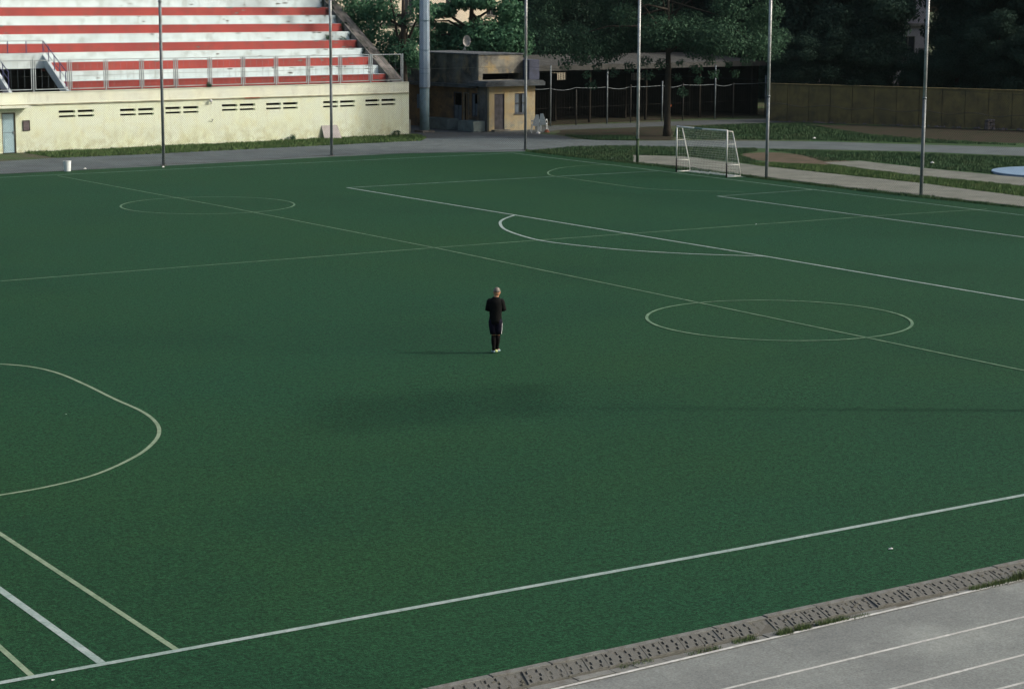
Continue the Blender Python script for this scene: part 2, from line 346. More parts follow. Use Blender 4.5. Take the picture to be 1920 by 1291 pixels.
stripe('penalty_arc', spline([at(*p) for p in [(967,403),(944,411.5),(938,420),(952,433),(1010,450.5),(1090,461),(1180,469.5),(1290,476),(1437,481)]]), .12, Z3, M_white, pitch)
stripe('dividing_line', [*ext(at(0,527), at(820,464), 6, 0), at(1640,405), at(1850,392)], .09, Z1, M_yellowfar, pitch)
stripe('halfway_line', [at(108,330), at(440,391.5), at(820,466), *ext(at(1460,599), at(1920,695), 0, 14)], .09, Z3+.001, M_yellowfar, pitch)
def ring(cx, cy, rr, name):
    stripe(name, [Vector((cx+rr*math.cos(t), cy+rr*math.sin(t), 0)) for t in np.linspace(0, 2*math.pi, 97)[:-1]], .09, Z3+.003, M_yellowfar, pitch, True)
S_ = 1.165
c1, c2 = at(1459.5,599), at(390,385)
ring(c1.x, c1.y, (at(1708.5,605)-at(1210.5,597)).length/2*1.0, 'centre_circle')
ring(c2.x, c2.y, (at(552,381)-at(229,388)).length/2, 'centre_circle')
stripe('goal_area_arc', spline([at(*p) for p in [(-130,690),(-60,682),(0,682.5),(60,688),(110,700),(160,721),(215,748),(262,769),(288,787),(298.5,806),(290,827),(255,855),(180,889),(90,912),(0,928),(-120,946)]]), .085, Z1+.002, M_yellow, pitch)
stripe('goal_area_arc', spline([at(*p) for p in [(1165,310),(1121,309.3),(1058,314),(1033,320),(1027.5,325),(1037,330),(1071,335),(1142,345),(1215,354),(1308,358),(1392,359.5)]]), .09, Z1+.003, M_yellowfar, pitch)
stripe('small_pitch_goal_line', ext(at(0,1000), at(330,1217), 8, 0), .095, Z1+.001, M_yellow, pitch)
stripe('halfway_line', ext(at(0,1105), at(190,1242), 8, 0), .13, Z1+.001, M_white, pitch)
stripe('small_pitch_goal_line', ext(at(0,1213), at(60,1267), 8, 0), .09, Z1+.001, M_yellow, pitch)

# kerb, pavers, running track
rzk = math.atan2(tdir.y, tdir.x)
kl, kr = at(1040,1291), at(1920,1085)
K0 = ya.copy(); nrm = Vector((tdir.y, -tdir.x, 0))     # points to the camera side
kerb = empty('kerb_strip', K0, rzk); kerb['kind'] = 'structure'
# local x along the strip, local -y towards the camera
Wt = ((kl-ya).dot(nrm) + (kr-ya).dot(nrm))/2
MB().box(-60, 60, -.68, .02, -.10, -.002).build('soil_bed', M_soil, kerb)
MB().box(-60, 60, -(Wt+.30), -.681, -.10, -.018).build('soil_bed', M_soil, kerb)
xk = -60.0
k_first = None
while xk < 60:
    if k_first is None:
        k_first = MB().box(.008, .992, -.125, 0, -.10, .028).build('kerb_stone', M_kerb, kerb, bevel=.008); o = k_first
    else:
        o = k_first.copy(); col.objects.link(o)
    o.parent = kerb; o.location = (xk, random.uniform(-.008, .008), random.uniform(-.01, .006)); xk += 1.0
PW, PD = .345, .50
holes = []
for i in range(2):
    for j in range(3):
        hx = .03+i*.17+.03*(j % 2); hz = .035+j*.158
        holes.append((hx, hx+.040, hz, hz+.128))
g_ = wallgrid(0, PW-.008, 0, PD, holes, 0, -.07, top_only=True)
g_.v = [(x + (.5-z)*.45 - .1, -.135-z, (y+.016)) for x, y, z in g_.v]       # sheared so the slots run diagonally
g_.f = [tuple(reversed(f_)) for f_ in g_.f]
p_first = None; npv = 0
xk = -9.0
while xk < 36:
    if p_first is None: p_first = g_.build('paver', M_paver, kerb); o = p_first
    else: o = p_first.copy(); col.objects.link(o)
    o.parent = kerb; o.location = (xk, random.uniform(-.006, .006), random.uniform(-.012, .008)); o.rotation_euler = (random.uniform(-.02,.02), random.uniform(-.02,.02), random.uniform(-.012,.012)); o.scale = (random.uniform(.985,1.015), random.uniform(.97,1.01), 1)
    xk += PW
# broken mortar edge between pavers and track
M = MB()
xk = -20.0
while xk < 40:
    l_ = random.uniform(.25, .8)
    if random.random() < .85:
        M.box(xk, xk+l_-.02, -(Wt-.03)+random.uniform(-.02,.01), -.655+random.uniform(-.02,.02), -.06, random.uniform(-.014, .002))
    xk += l_
M.build('mortar_edge', M_kerb, kerb)['kind'] = 'stuff'
M = MB()
for k in range(420):
    x = random.uniform(-9, 36); y = -random.uniform(.13, .66); s_ = random.uniform(.015,.06); a_ = random.uniform(0,6.28)
    M.add([(x+s_*math.cos(a_+t)*random.uniform(.6,1.5), y+s_*.6*math.sin(a_+t), .004) for t in (0,1.3,2.6,3.9,5.1)]+[(x,y,.02+s_*.25)], [(0,1,5),(1,2,5),(2,3,5),(3,4,5),(4,0,5)])
M.build('crumbled_soil', M_soil, kerb)['kind'] = 'stuff'
ta = kl - (kr-kl).normalized()*45; tb = kr + (kr-kl).normalized()*45
nt_ = Vector(((kr-kl).normalized().y, -(kr-kl).normalized().x, 0))
track = sheet('running_track', [ta-nt_*.04, tb-nt_*.04, tb+nt_*10, ta+nt_*10], -.008, M_track)
stripe('lane_line', [ta, kl, kr, tb], .065, .006, M_trackline, track)
stripe('lane_line', ext(at(1355,1291), at(1920,1155), 20, 40), .055, -.003, M_trackline, track)
stripe('lane_line', ext(at(1668,1291), at(1920,1226), 20, 40), .055, -.003, M_trackline, track)
l3 = ext(at(1868,1291), at(1920,1278), 20, 40)
stripe('lane_line', [p for p in l3], .055, -.003, M_trackline, track)

M_crack = mat('track_crack', (.115,.125,.12), (.15,.16,.155), 5, rough=1)
for (p0, n_, sg) in ((at(1500,1240), 14, 1), (at(1790,1150), 12, -1), (at(1250,1270), 10, 1)):
    p = Vector(p0); a_ = rzk + sg*1.1; cp = [p.copy()]
    for k in range(n_):
        a_ += random.uniform(-.5,.5)*.6; p = p + Vector((math.cos(a_), math.sin(a_), 0))*.22; cp.append(p.copy())
    stripe('crack', cp, .007, -.0045, M_crack, track)
# ------------------------------------------------------------------ grandstand
ANG = R(5.5)
EX = Vector((math.cos(ANG), math.sin(ANG), 0)); EY = Vector((-math.sin(ANG), math.cos(ANG), 0))
O = at(767, 252.5)
def pl(px, py, yl=0.0):                      # (x, z) in stand coordinates of what the photograph shows on its plane y = yl
    Q = hit(px, py, O+EY*yl, EY) - O; return Q.dot(EX), Q.z
def loc(x, y, z=0): return O + EX*x + EY*y + Vector((0, 0, z))
stand = empty('grandstand', O, ANG)
tag(stand, 'open concrete grandstand with red and white painted steps on a pale yellow wall', 'grandstand')
XL = -46.0
vents = []
for (a, b, top) in [(110,176,207.5),(225,288,204.5),(310,372,201),(416,478,196),(499,558,193.5),(606,665,190),(685,741,187)]:
    xa, zt = pl(a, top); xb, _ = pl(b, top); vents.append((xa, xb, zt))
for xa in (-31.8, -35.2, -39.0, -42.5): vents.append((xa, xa+2.1, 2.28))
holes = []
for (xa, xb, zt) in vents:
    mid = (xa+xb)/2; zt = gauss(zt, 2.15, 2.45)
    for (p_, q_) in ((xa, mid-.09), (mid+.09, xb)):
        holes.append((p_, q_, zt-.15, zt)); holes.append((p_, q_, zt-.42, zt-.30))
dx0, _ = pl(5, 280); dx1, _ = pl(31, 280); DH = 2.38
holes.append((dx0, dx1, 0, DH))
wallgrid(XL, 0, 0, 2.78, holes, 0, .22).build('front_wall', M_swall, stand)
MB().box(XL, 0, .003, .22, 2.84, 3.5).build('parapet', M_sband, stand)
x0 = XL
xx = XL
M_l = None
while xx < 0:                                # ledge, cast in lengths
    l_ = min(2.4, -xx)
    MB().box(xx, xx+l_-.01, -.07+random.uniform(-.006,.006), .2, 2.78, 2.84).build('ledge', M_ledge, stand); xx += l_
xa, _ = pl(458, 184); xb, _ = pl(486, 184)
MB().box(xa, xb, -.085, -.05, 2.765, 2.85).build('exposed_brick_patch', M_rust, stand)
# coping of the parapet
MB().box(XL, 0, -.03, .26, 3.5, 3.54).build('coping', M_sband, stand)
# end walls, back wall, inner floor
NS, RI, TR, Y0, Z0 = 17, .549, .85, 1.5, 3.5
YB = Y0 + NS*TR
MB().prism([(0,0)]*0+[(-.22,.22),(0,.22),(0,YB),(-.22,YB)], 0, 3.47).build('end_wall', M_greyc, stand)
MB().box(XL, 0, YB, YB+.25, 0, Z0+NS*RI).build('back_wall', M_greyc, stand)
MB().box(XL, -.22, .22, Y0, 3.36, 3.47).build('walkway', M_greyc, stand)
XA, XB_, XE = -28.75, -25.05, -.84
VY = 3.4                                      # plane of the entrance's back wall
for k in range(NS):
    mt = M_red if k % 2 == 0 else M_wht
    y0 = Y0+k*TR; z0 = Z0+k*RI
    segs = [(XL, XE)] if k > 3 else [(XL, XA-.22), (XB_+.22, XE)]
    for (a, b) in segs:
        xx = a
        while xx < b-.01:                      # each row is cast in long pieces
            l_ = min(11.5, b-xx)
            if b-xx-l_ < 2: l_ = b-xx
            jx = .004*random.random()
            M = MB().box(xx+jx, xx+l_-jx, y0, y0+TR+.12, z0+.012, z0+RI)
            M.build('step', mt, stand); xx += l_
            # tread, unpainted and dirty
for k in range(NS):
    y0 = Y0+k*TR; z0 = Z0+(k+1)*RI
    for (a, b) in ([(XL, XE)] if k > 3 else [(XL, XA-.22), (XB_+.22, XE)]):
        MB().box(a, b, y0+.05, y0+TR, z0, z0+.011).build('tread', M_wht if k % 2 else M_bluec, stand)
rw_ = random.Random(21); flakes = MB()
for k_ in range(150):
    k = rw_.randrange(0, 11); x = XE - .1 - abs(rw_.gauss(0, 5.5)) if rw_.random() < .7 else rw_.uniform(XL+12, XE-.3)
    if k <= 3 and XA-.6 < x < XB_+.6: continue
    if x > XE-.1: continue
    y = Y0+k*TR-.004; top = rw_.random() < .6; zc = Z0+k*RI+(RI-.03 if top else rw_.uniform(.08,.4)); a_ = rw_.uniform(.06,.32); b_ = rw_.uniform(.02,.07)
    n_ = 7; base = len(flakes.v)
    flakes.add([(x+a_*math.cos(6.283*i/n_)*rw_.uniform(.6,1), y, zc+b_*math.sin(6.283*i/n_)*rw_.uniform(.5,1)) for i in range(n_)], [tuple(range(n_))])
q = flakes.build('bare_patches', M_greyc, stand); q['kind'] = 'stuff'
# sloping stringer at the end of the rows
sl = RI/TR
def slopebox(x0, x1, ya_, yb_, za, th, slope):
    M = MB()
    yz = [(ya_, za), (yb_, za+(yb_-ya_)*slope), (yb_, za+(yb_-ya_)*slope-th), (ya_, za-th)]
    M.add([(x0, y, z) for y, z in yz]+[(x1, y, z) for y, z in yz], [(0,1,2,3), (7,6,5,4), (0,4,5,1), (1,5,6,2), (2,6,7,3), (3,7,4,0)])
    return M
slopebox(-.78, .20, Y0-.75, YB, Z0+.02, .55, sl).build('sloping_stringer', M_string, stand)
slopebox(-.86, -.76, Y0-.35, YB, Z0+.42, .45, sl).build('stringer_upstand', M_greyc, stand)
slopebox(-.20, -.003, Y0-.75, YB, Z0+.03, 3.0, sl).build('end_wall_upper', M_greyc, stand)
# entrance between the rows: side beams, lintel, dark passage
for xs_ in (XA, XB_):
    slopebox(xs_-.0, xs_+.20, .28, VY+.1, Z0+.03+.0, .62, (5.62-3.5)/(VY-.28)).build('entrance_beam', M_bluec, stand)
    MB().add([(xs_+.002, .28, 3.46), (xs_+.002, VY, 3.46)], []) if False else None
MB().box(XA, XB_+.2, VY-.002, Y0+4*TR+.1, 4.80, 5.69).build('lintel', M_wht, stand)
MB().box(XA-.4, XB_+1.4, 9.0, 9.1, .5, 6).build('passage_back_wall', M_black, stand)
M = MB(); zb_ = lambda y: Z0-.25+(y-.28)*(5.62-3.5)/(VY-.28)
yz = [(Y0-.03, 3.3), (Y0-.03, zb_(Y0)), (VY+.15, zb_(VY+.15)), (VY+.15, 3.3)]
M.add([(XB_+.203, y, z) for y, z in yz]+[(XB_+.215, y, z) for y, z in yz], [(0,1,2,3), (7,6,5,4), (0,4,5,1), (1,5,6,2), (2,6,7,3), (3,7,4,0)])
M.build('entrance_shade_panel', M_inner, stand)  # thin dark panel added, imitating the shade below the beam
for xw in (XB_+1.3, XA-.4):
    M = MB(); yz = [(Y0+.2, 3.3), (Y0+.2, 3.6), (8.9, 3.6+(8.7-Y0)*RI/TR), (8.9, 3.3)]
    M.add([(xw, y, z) for y, z in yz]+[(xw+.1, y, z) for y, z in yz], [(0,1,2,3), (7,6,5,4), (0,4,5,1), (1,5,6,2), (2,6,7,3), (3,7,4,0)])
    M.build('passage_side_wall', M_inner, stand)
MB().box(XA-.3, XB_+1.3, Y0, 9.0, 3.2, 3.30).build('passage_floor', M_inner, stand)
# fence of framed panels along the front walkway
posts = [pl(p_, 165)[0] for p_ in (65,133,201,268,332,396,458,520,580,640,697,757)]
dxp = 2.42
while posts[0] > XL+2.5: posts.insert(0, posts[0]-dxp)
ZT = 5.44
YF = .12
fpost = None
for i, xp in enumerate(posts):
    lo_ = 3.54
    o = MB().box(xp-.035, xp+.035, YF-.03, YF+.03, lo_-.25, ZT).build('fence_post', M_steel, stand)
    if i == len(posts)-1: break
    xn = posts[i+1]; a, b = xp+.13, xn-.13
    fr = MB()
    fr.box(a-.026, a+.026, YF-.02, YF+.02, 3.66, ZT-.02); fr.box(b-.026, b+.026, YF-.02, YF+.02, 3.66, ZT-.02)
    fr.box(a+.026, b-.026, YF-.02, YF+.02, ZT-.075, ZT-.022); fr.box(a+.026, b-.026, YF-.02, YF+.02, 3.66, 3.71)
    p = fr.build('fence_panel_frame', M_steel, stand)
    bars = MB(); k = 5
    for j in range(1, k):
        x = a+(b-a)*j/k; bars.box(x-.0035, x+.0035, YF-.0035, YF+.0035, 3.71, ZT-.075)
    q = bars.build('mesh_infill', M_mesh, p); q['kind'] = 'stuff'
# rails round the entrance
zr = 6.47
def rail(pts, nm, rad=.022): return MB().tube(pts, rad, 6).build(nm, M_navy, stand)
MB().tube([(XL+16.7, VY+.1, zr), (XB_+.1, VY+.1, zr)], .025, 6).build('handrail', M_steel, stand)
for xp in (pl(15,80,VY)[0], pl(50,80,VY)[0], XB_+.1, -29.0): rail([(xp, VY+.1, 5.6), (xp, VY+.1, zr)], 'handrail_post', .03)
se = (5.62-3.5)/(VY-.28)
for xs_ in (XA+.1, XB_+.1):
    rail([(xs_, VY+.1, zr), (xs_, .45, Z0+.12+.17*se+.95)], 'handrail', .03)
    for t in (.04, .28, .52, .76):
        y = .45+(VY-.35)*t; zb = Z0+.03+(y-.28)*se
        rail([(xs_, y, zb-.02), (xs_, y, zb+.93)], 'handrail_post', .03)
    rail([(xs_, VY+.1, zr-.45), (xs_, .45, Z0+.12+.17*se+.5)], 'handrail', .018)
# pale blue door with its frame, and the slab over it
zd = DH
fr = MB(); fr.box(dx0, dx0+.07, .04, .16, 0, zd-.07); fr.box(dx1-.07, dx1, .04, .16, 0, zd-.07); fr.box(dx0, dx1, .04, .16, zd-.07, zd)
dr = empty('door', (0,0,0)); dr.parent = stand
fr.build('door_frame', M_doorf, dr)
MB().box(dx0+.075, dx1-.075, .08, .12, 1.21, zd-.075).build('door_panel', M_door, dr)
MB().box(dx0+.075, dx1-.075, .08, .12, .03, 1.19).build('door_panel', M_door, dr)
M = MB()
for (za, zb) in ((1.30, 2.2), (.12, 1.1)): M.box(dx0+.16, dx1-.16, .065, .08, za, zb)
M.build('raised_panel', M_door, dr)
MB().box(dx1-.16, dx1-.08, .03, .08, 1.14, 1.28).build('door_handle', M_poleD, dr)
xr, _ = pl(50, 200)
MB().box(-33.5, xr, -.62, 0, 2.66, 2.775).build('door_canopy', M_sband, stand)
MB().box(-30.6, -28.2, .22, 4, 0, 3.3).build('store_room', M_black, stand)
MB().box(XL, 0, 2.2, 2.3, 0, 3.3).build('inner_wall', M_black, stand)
# pale concrete stub at the wall's corner
a = at(770, 249)
o = MB().box(-.10,.10,-.1,.1,0,1.0).build('concrete_post', M_conc); o.location = loc(.22, .35); o.rotation_euler = (0,0,ANG)
tag(o, 'short pale concrete post standing at the end of the grandstand wall', 'post')
# notice on the wall
xa, zt = pl(42, 226); xb, zb = pl(56, 245)
n = empty('notice_board', loc(xa, 0, zb), ANG); tag(n, 'small dark notice board fixed to the yellow wall right of the blue door', 'notice board')
MB().box(0, xb-xa, -.03, -.002, 0, zt-zb).build('board', M_sign, n)
fr = MB(); W_, H_ = xb-xa, zt-zb
fr.box(0,.04,-.05,-.031,0,H_); fr.box(W_-.04,W_,-.05,-.031,0,H_); fr.box(.04,W_-.04,-.05,-.031,0,.04); fr.box(.04,W_-.04,-.05,-.031,H_-.04,H_)
fr.build('frame', M_postD, n)
# wall lamp and hook
xa, zt = pl(393, 190)
n = empty('wall_lamp', loc(xa, 0, zt), ANG); tag(n, 'small white lamp on a dark bracket high on the yellow wall', 'lamp')
bm = bmesh.new(); bmesh.ops.create_uvsphere(bm, u_segments=12, v_segments=8, radius=.10); me = bpy.data.meshes.new('lamp_shade'); bm.to_mesh(me); bm.free(); me.materials.append(M_lamp)
o = bpy.data.objects.new('lamp_shade', me); col.objects.link(o); o.parent = n; o.location = (0, -.16, .03)
MB().tube([(.08,-.002,-.15),(.08,-.10,-.13),(.03,-.16,-.03)], .02, 6).build('bracket', M_poleD, n)
xa, zt = pl(397, 225)
n = MB().tube([(0,-.002,-.10),(.02,-.12,.02),(-.10,-.14,.06)], .025, 6).build('pipe_stub', M_poleD); n.location = loc(xa, 0, zt); n.rotation_euler = (0,0,ANG)
tag(n, 'short dark bent pipe sticking out of the yellow wall below the white lamp', 'pipe')
# leaning slab
xa, _ = pl(601, 262); xb, _ = pl(633, 259)
o = MB().add([(0,-.38,0),(xb-xa,-.38,0),(xb-xa-.10,-.03,.82),(-.02,-.03,.82),(0,-.30,0),(xb-xa,-.30,0),(xb-xa-.10,.0-.002,.86),(-.02,-.002,.86)],
             [(0,1,2,3),(7,6,5,4),(0,4,5,1),(1,5,6,2),(2,6,7,3),(3,7,4,0)]).build('concrete_slab', mat('slab_lilac', (.42,.40,.40), (.33,.32,.31), 3, rough=.95, grain=.15))
o.location = loc(xa+.08, 0, 0); o.rotation_euler = (0,0,ANG)
tag(o, 'grey concrete slab leaning against the foot of the yellow wall', 'slab')

# ------------------------------------------------------------------ tall poles and ball nets
PH = 10.2
def net_pole(p, label, low, upper_mat, low_mat):
    n = empty('net_pole', p); tag(n, label, 'pole', 'tall poles holding the ball net round the pitch')
    MB().tube([(0,0,-.05),(0,0,low)], .084, 12).build('lower_section', low_mat, n, smooth=True)
    MB().tube([(0,0,low),(0,0,PH)], .080, 12).build('upper_section', upper_mat, n, smooth=True)
    MB().tube([(0,0,low-.04),(0,0,low+.04)], .104, 12).build('joint_collar', low_mat, n, smooth=True)
    MB().tube([(0,0,PH),(0,0,PH+.05)], .085, 12).build('cap', low_mat, n)
    MB().box(-.16,.16,-.16,.16,-.04,.02).build('base_plate', M_kerb, n)
    return n
P1, P2, P3 = at(307,310), at(622,292), at(985,281.5)
PC = at(1195, 306); P4, P5 = at(1437,333), at(1727,366.5)
net_pole(P1, 'dark blue grey net pole in front of the steps, beside the small white bin', 8.9, M_poleL, M_poleD)
net_pole(P2, 'net pole in front of the leaning slab, pale above and dark below', 5.2, M_poleL, M_poleD)
net_pole(P3, 'net pole at the far corner of the pitch in front of the ochre porch', 5.6, M_poleL, M_poleD)
net_pole(PC, 'pale net pole left of the goal with its foot painted green', 1.35, M_poleL, M_poleG)
net_pole(P4, 'pale net pole right behind the goal', 4.2, M_poleL, M_poleD)
net_pole(P5, 'net pole in front of the ochre boundary wall, nearest the camera', 4.6, M_poleL, M_poleD)
def ball_net(pts, label):
    M = MB(); cell = .13; th = .0033; HH = PH-.1
    def strand(a, b):
        d_ = (b-a).normalized(); s1 = d_.orthogonal().normalized()*th; s2 = d_.cross(s1)
        vv = [a+s1, a-s1*.5+s2*.87, a-s1*.5-s2*.87, b+s1, b-s1*.5+s2*.87, b-s1*.5-s2*.87]
        M.add(vv, [(0,1,4,3),(1,2,5,4),(2,0,3,5)])
    for a, b in zip(pts[:-1], pts[1:]):
        L_ = (b-a).length; t = (b-a)/L_; up = Vector((0,0,1)); off = Vector((t.y, -t.x, 0))*.09
        k = int((L_+HH)/cell)
        for i in range(k):                     # two families of diagonal cords
            s = i*cell - HH
            u0_, z0 = (s, 0) if s >= 0 else (0, -s)
            u1_, z1 = (s+HH, HH) if s+HH <= L_ else (L_, L_-s)
            if z1 > z0:
                strand(a+t*u0_+up*z0+off, a+t*u1_+up*z1+off)
                strand(a+t*(L_-u0_)+up*z0+off, a+t*(L_-u1_)+up*z1+off)
        for z in (.06, HH/2, HH):
            M.tube([a+up*z+off, a.lerp(b,.5)+up*(z-.05)+off, b+up*z+off], .008, 4)
    o = M.build('ball_net', M_bnet); tag(o, label, 'net'); return o
ext1 = P1 + (P1-P2)
ball_net([ext1, P1, P2, P3], 'fine dark ball net hanging between the tall poles along the far touchline')
ball_net([P3, PC, P4, P5, P5+(P5-P4), P5+(P5-P4)*2], 'fine dark ball net hanging between the tall poles behind the goal')
net_pole(ext1, 'dark blue grey net pole beyond the left edge of the picture', 8.9, M_poleL, M_poleD)
net_pole(P5+(P5-P4), 'dark footed net pole just past the right edge', 4.6, M_poleL, M_poleD)

# floodlight mast
mp_ = at(796, 247.5)
n = empty('floodlight_mast', mp_, ANG); tag(n, 'thick blue grey floodlight mast between the grandstand and the old house', 'mast')
zj = 3.05
MB().tube([(0,0,0),(0,0,zj)], .335, 20).build('lower_section', M_mast2, n, smooth=True)
MB().tube([(0,0,zj-.02),(0,0,16)], [.365,.26], 8).build('upper_section', M_mast, n)
MB().tube([(0,0,zj-.03),(0,0,zj+.02)], [.372,.372], 16).build('sleeve_rim', M_poleD, n)
MB().tube([(.30,-.20,zj),(.27,-.19,15.5)], .03, 6).build('cable_duct', M_poleL, n)
for z in (4.0, 5.6, 7.6): MB().tube([(0,0,z),(0,0,z+.03)], .374, 16).build('clamp_band', M_mast2, n)
hd = MB().box(-1.5,1.5,-.15,.15,16,16.3).build('head_frame', M_steel, n)
for x in (-1.2,-.4,.4,1.2):
    MB().box(x-.28,x+.28,-.55,-.15,15.9,16.5).build('floodlight', M_lamp, n)
MB().box(-.5,.5,-.5,.5,-.02,.12).build('footing', M_greyc, n)
# second mast outside the picture on the right, whose soft shadow crosses the pitch
mp2 = at(2230, 771)
n = empty('floodlight_mast', mp2, 0); tag(n, 'tall slim floodlight mast beside the pitch past the right edge of the picture', 'mast')
MB().tube([(0,0,0),(0,0,12.9)], [.15,.09], 12).build('pole', M_mast, n, smooth=True)
for z, xo in ((10.1, .9), (11.3, 0), (12.5, -.8)):
    MB().box(xo-2.0,xo+2.0,-.08,.08,z-.05,z+.05).build('head_frame', M_steel, n)
    for x in (-1.6,-.8,0,.8,1.6): MB().box(xo+x-.29,xo+x+.29,-.5,-.1,z-.32,z+.32).build('floodlight', M_lamp, n)
n.rotation_euler = (0,0,R(56))

# ------------------------------------------------------------------ bin, goal, litter
b0 = at(126.5, 321)
n = empty('bin', b0); tag(n, 'small white round bin on the far touchline near the left net pole', 'bin')
M = MB(); M.tube([(0,0,0),(0,0,.52)], [.17,.205], 18, cap=True); M.build('bucket', M_plast, n, smooth=False)
MB().tube([(0,0,.52),(0,0,.545)], [.22,.22], 18).build('rim', M_plast, n)
MB().tube([(-.05,-.03,.50),(-.05,-.03,.56)], [.12,.12], 12).build('rubbish', M_poleD, n)

fl, fr_ = at(1268,322.5), at(1362,333)
gx = (fr_-fl); gl = gx.length; gx.normalize(); gyb = Vector((-gx.y, gx.x, 0))
if gyb.x < 0: gyb = -gyb
goal = empty('football_goal', fl, math.atan2(gx.y, gx.x))
tag(goal, 'small white metal football goal with a thin white net, standing on the far goal line', 'goal')
sgn = 1 if (Vector((-gx.y, gx.x, 0)).dot(gyb) > 0) else -1
GH = 2.43
bk = sgn*.95; tk = sgn*.36
def gt(pts, nm, rad, m_=M_alum): return MB().tube(pts, rad, 10).build(nm, m_, goal, smooth=True)
for x in (0, gl):
    gt([(x,0,.74),(x,0,GH)], 'goal_post', .040); gt([(x,0,0),(x,0,.74)], 'goal_post', .041, M_goaldark)
    gt([(x,0,GH-.02),(x,tk,GH-.06)], 'top_stay', .028)
    gt([(x,tk,GH-.06),(x,bk*.9,.62),(x,bk,.03)], 'rear_stay', .028)
    gt([(x,0,.03),(x,bk,.03)], 'ground_bar', .03)
    gt([(x,0,.66),(x,bk*.9,.62)], 'side_brace', .02)
    gt([(x,0,1.72),(x,tk*1.5,1.72)], 'side_brace', .012)
gt([(0,0,GH),(gl*.36,0,GH-.012)], 'crossbar', .048); gt([(gl*.36,0,GH-.012),(gl*.52,0,GH-.02)], 'crossbar', .050, mat('bare_crossbar', (.10,.20,.18), (.16,.24,.22), 5, rough=.6))
gt([(gl*.52,0,GH-.02),(gl,0,GH)], 'crossbar', .048)
gt([(0,bk,.03),(gl,bk,.03)], 'ground_bar', .03)
M = MB(); nx, nz = 34, 22
def gnet(x, s):                               # profile: along the top stay, down the rear stay
    if s < .14: q = s/.14; return (x, tk*q, GH-.04-.03*q)
    q = (s-.14)/.86; sag = .18*math.sin(math.pi*q)*math.sin(math.pi*x/gl)
    return (x, tk+(bk-tk)*q+sgn*sag, (GH-.08)*(1-q)+.03)
th = .0028
for i in range(nx+1):
    M.tube([gnet(gl*i/nx, s/nz) for s in range(nz+1)], th, 3, cap=False)
for s in range(nz+1):
    M.tube([gnet(gl*i/nx, s/nz) for i in range(nx+1)], th, 3, cap=False)
for x in (0, gl):
    for k in range(1, 10):
        z = GH*k/10; q = 1-z/GH; yb_ = tk+(bk-tk)*q
        M.tube([(x,0,z),(x,yb_,z)], th, 3, cap=False)
    for k in range(1, 5):
        y = bk*k/5; zt = GH-.06 if abs(y) < abs(tk) else GH*(1-(y-tk)/(bk-tk))
        M.tube([(x,y,.03),(x,y,zt)], th, 3, cap=False)
# slack net bunched on the ground
for k in range(70):
    x = random.uniform(0, gl); y = bk*random.uniform(.35, 1.0)
    M.tube([(x,y,.03),(x+random.uniform(.1,.5),y+random.uniform(-.12,.12),random.uniform(.03,.12)),(x+random.uniform(.3,.9),y+random.uniform(-.2,.2),.03)], th*2.2, 3, cap=False)
o = M.build('goal_net', M_net, goal)

def scrap(px, py, s, label, m_=M_paper):
    M = MB(); vv = []; k = 7
    for i in range(k):
        t = 2*math.pi*i/k; rr = s*random.uniform(.7,1.1); vv.append((rr*math.cos(t), rr*math.sin(t), random.uniform(.01,.03)))
    vv.append((0,0,s*.8)); M.add(vv, [(i,(i+1) % k,k) for i in range(k)]+[tuple(reversed(range(k)))])
    o = M.build('litter', m_); o.location = at(px, py); tag(o, label, 'litter', 'bits of litter on the pitch'); return o
scrap(1671,1030,.05,'tiny white scrap on the turf near the lower right, between touchline and pavers')
scrap(100,1276,.03,'tiny pale scrap on the turf just below the touchline at the lower left')
scrap(306,314,.09,'white scrap lying at the foot of the leftmost net pole')
scrap(160,317,.10,'cream scrap lying right of the small white bin')
scrap(124,777,.022,'tiny yellowish scrap inside the curved line at the left')
scrap(1418,421,.035,'tiny pale scrap on the turf between the arc and the goal area')
scrap(1527,260,.14,'pale scrap in the grass beyond the asphalt path on the right')
scrap(1748,306,.14,'pale blue scrap in the grass between the two concrete paths')

# ------------------------------------------------------------------ old house
P0 = at(917, 247)
house = empty('old_house', P0, ANG)
tag(house, 'derelict single storey house with mouldy plaster and an ochre porch beside the shed', 'house')
def hf(px, py, y=0.0):
    Q = hit(px, py, P0+EY*y, EY) - P0; return Q.dot(EX), Q.z
def hs(px, py, x=0.0):
    Q = hit(px, py, P0+EX*x, EX) - P0; return Q.dot(EY), Q.z
PX = 4.09; UY = 1.2; UZ = 5.22; HL = 9.6
d0, d1 = hf(927,200)[0], hf(946,200)[0]; w0, w1 = hf(965,190)[0], hf(986,190)[0]
wz0, wz1 = hf(965,213)[1], hf(975,175)[1]; dzt = hf(936,176)[1]
wallgrid(0, PX, 0, 3.10, [(d0,d1,0.12,dzt),(w0,w1,wz0,wz1)], 0, .2).build('porch_front_wall', M_hplY, house)
MB().box(PX-.2, PX, .2, 6, 0, 3.1).build('porch_side_wall', M_hplY, house)
MB().box(0, .2, .2, UY, 0, 3.1).build('porch_side_wall', M_hplA, house)
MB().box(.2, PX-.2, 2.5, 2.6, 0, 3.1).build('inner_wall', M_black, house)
MB().box(-.62, PX+.55, -.45, UY+.6, 3.10, 3.36).build('canopy_slab', M_slab, house)
MB().box(-.45, PX+.45, -.40, UY, 3.36, 3.46).build('canopy_upstand', M_slab, house)
dr = empty('door', (0,0,0)); dr.parent = house
f_ = MB(); f_.box(d0,d0+.06,.05,.14,.12,dzt-.06); f_.box(d1-.06,d1,.05,.14,.12,dzt-.06); f_.box(d0,d1,.05,.14,dzt-.06,dzt); f_.build('door_frame', M_hdoor, dr)
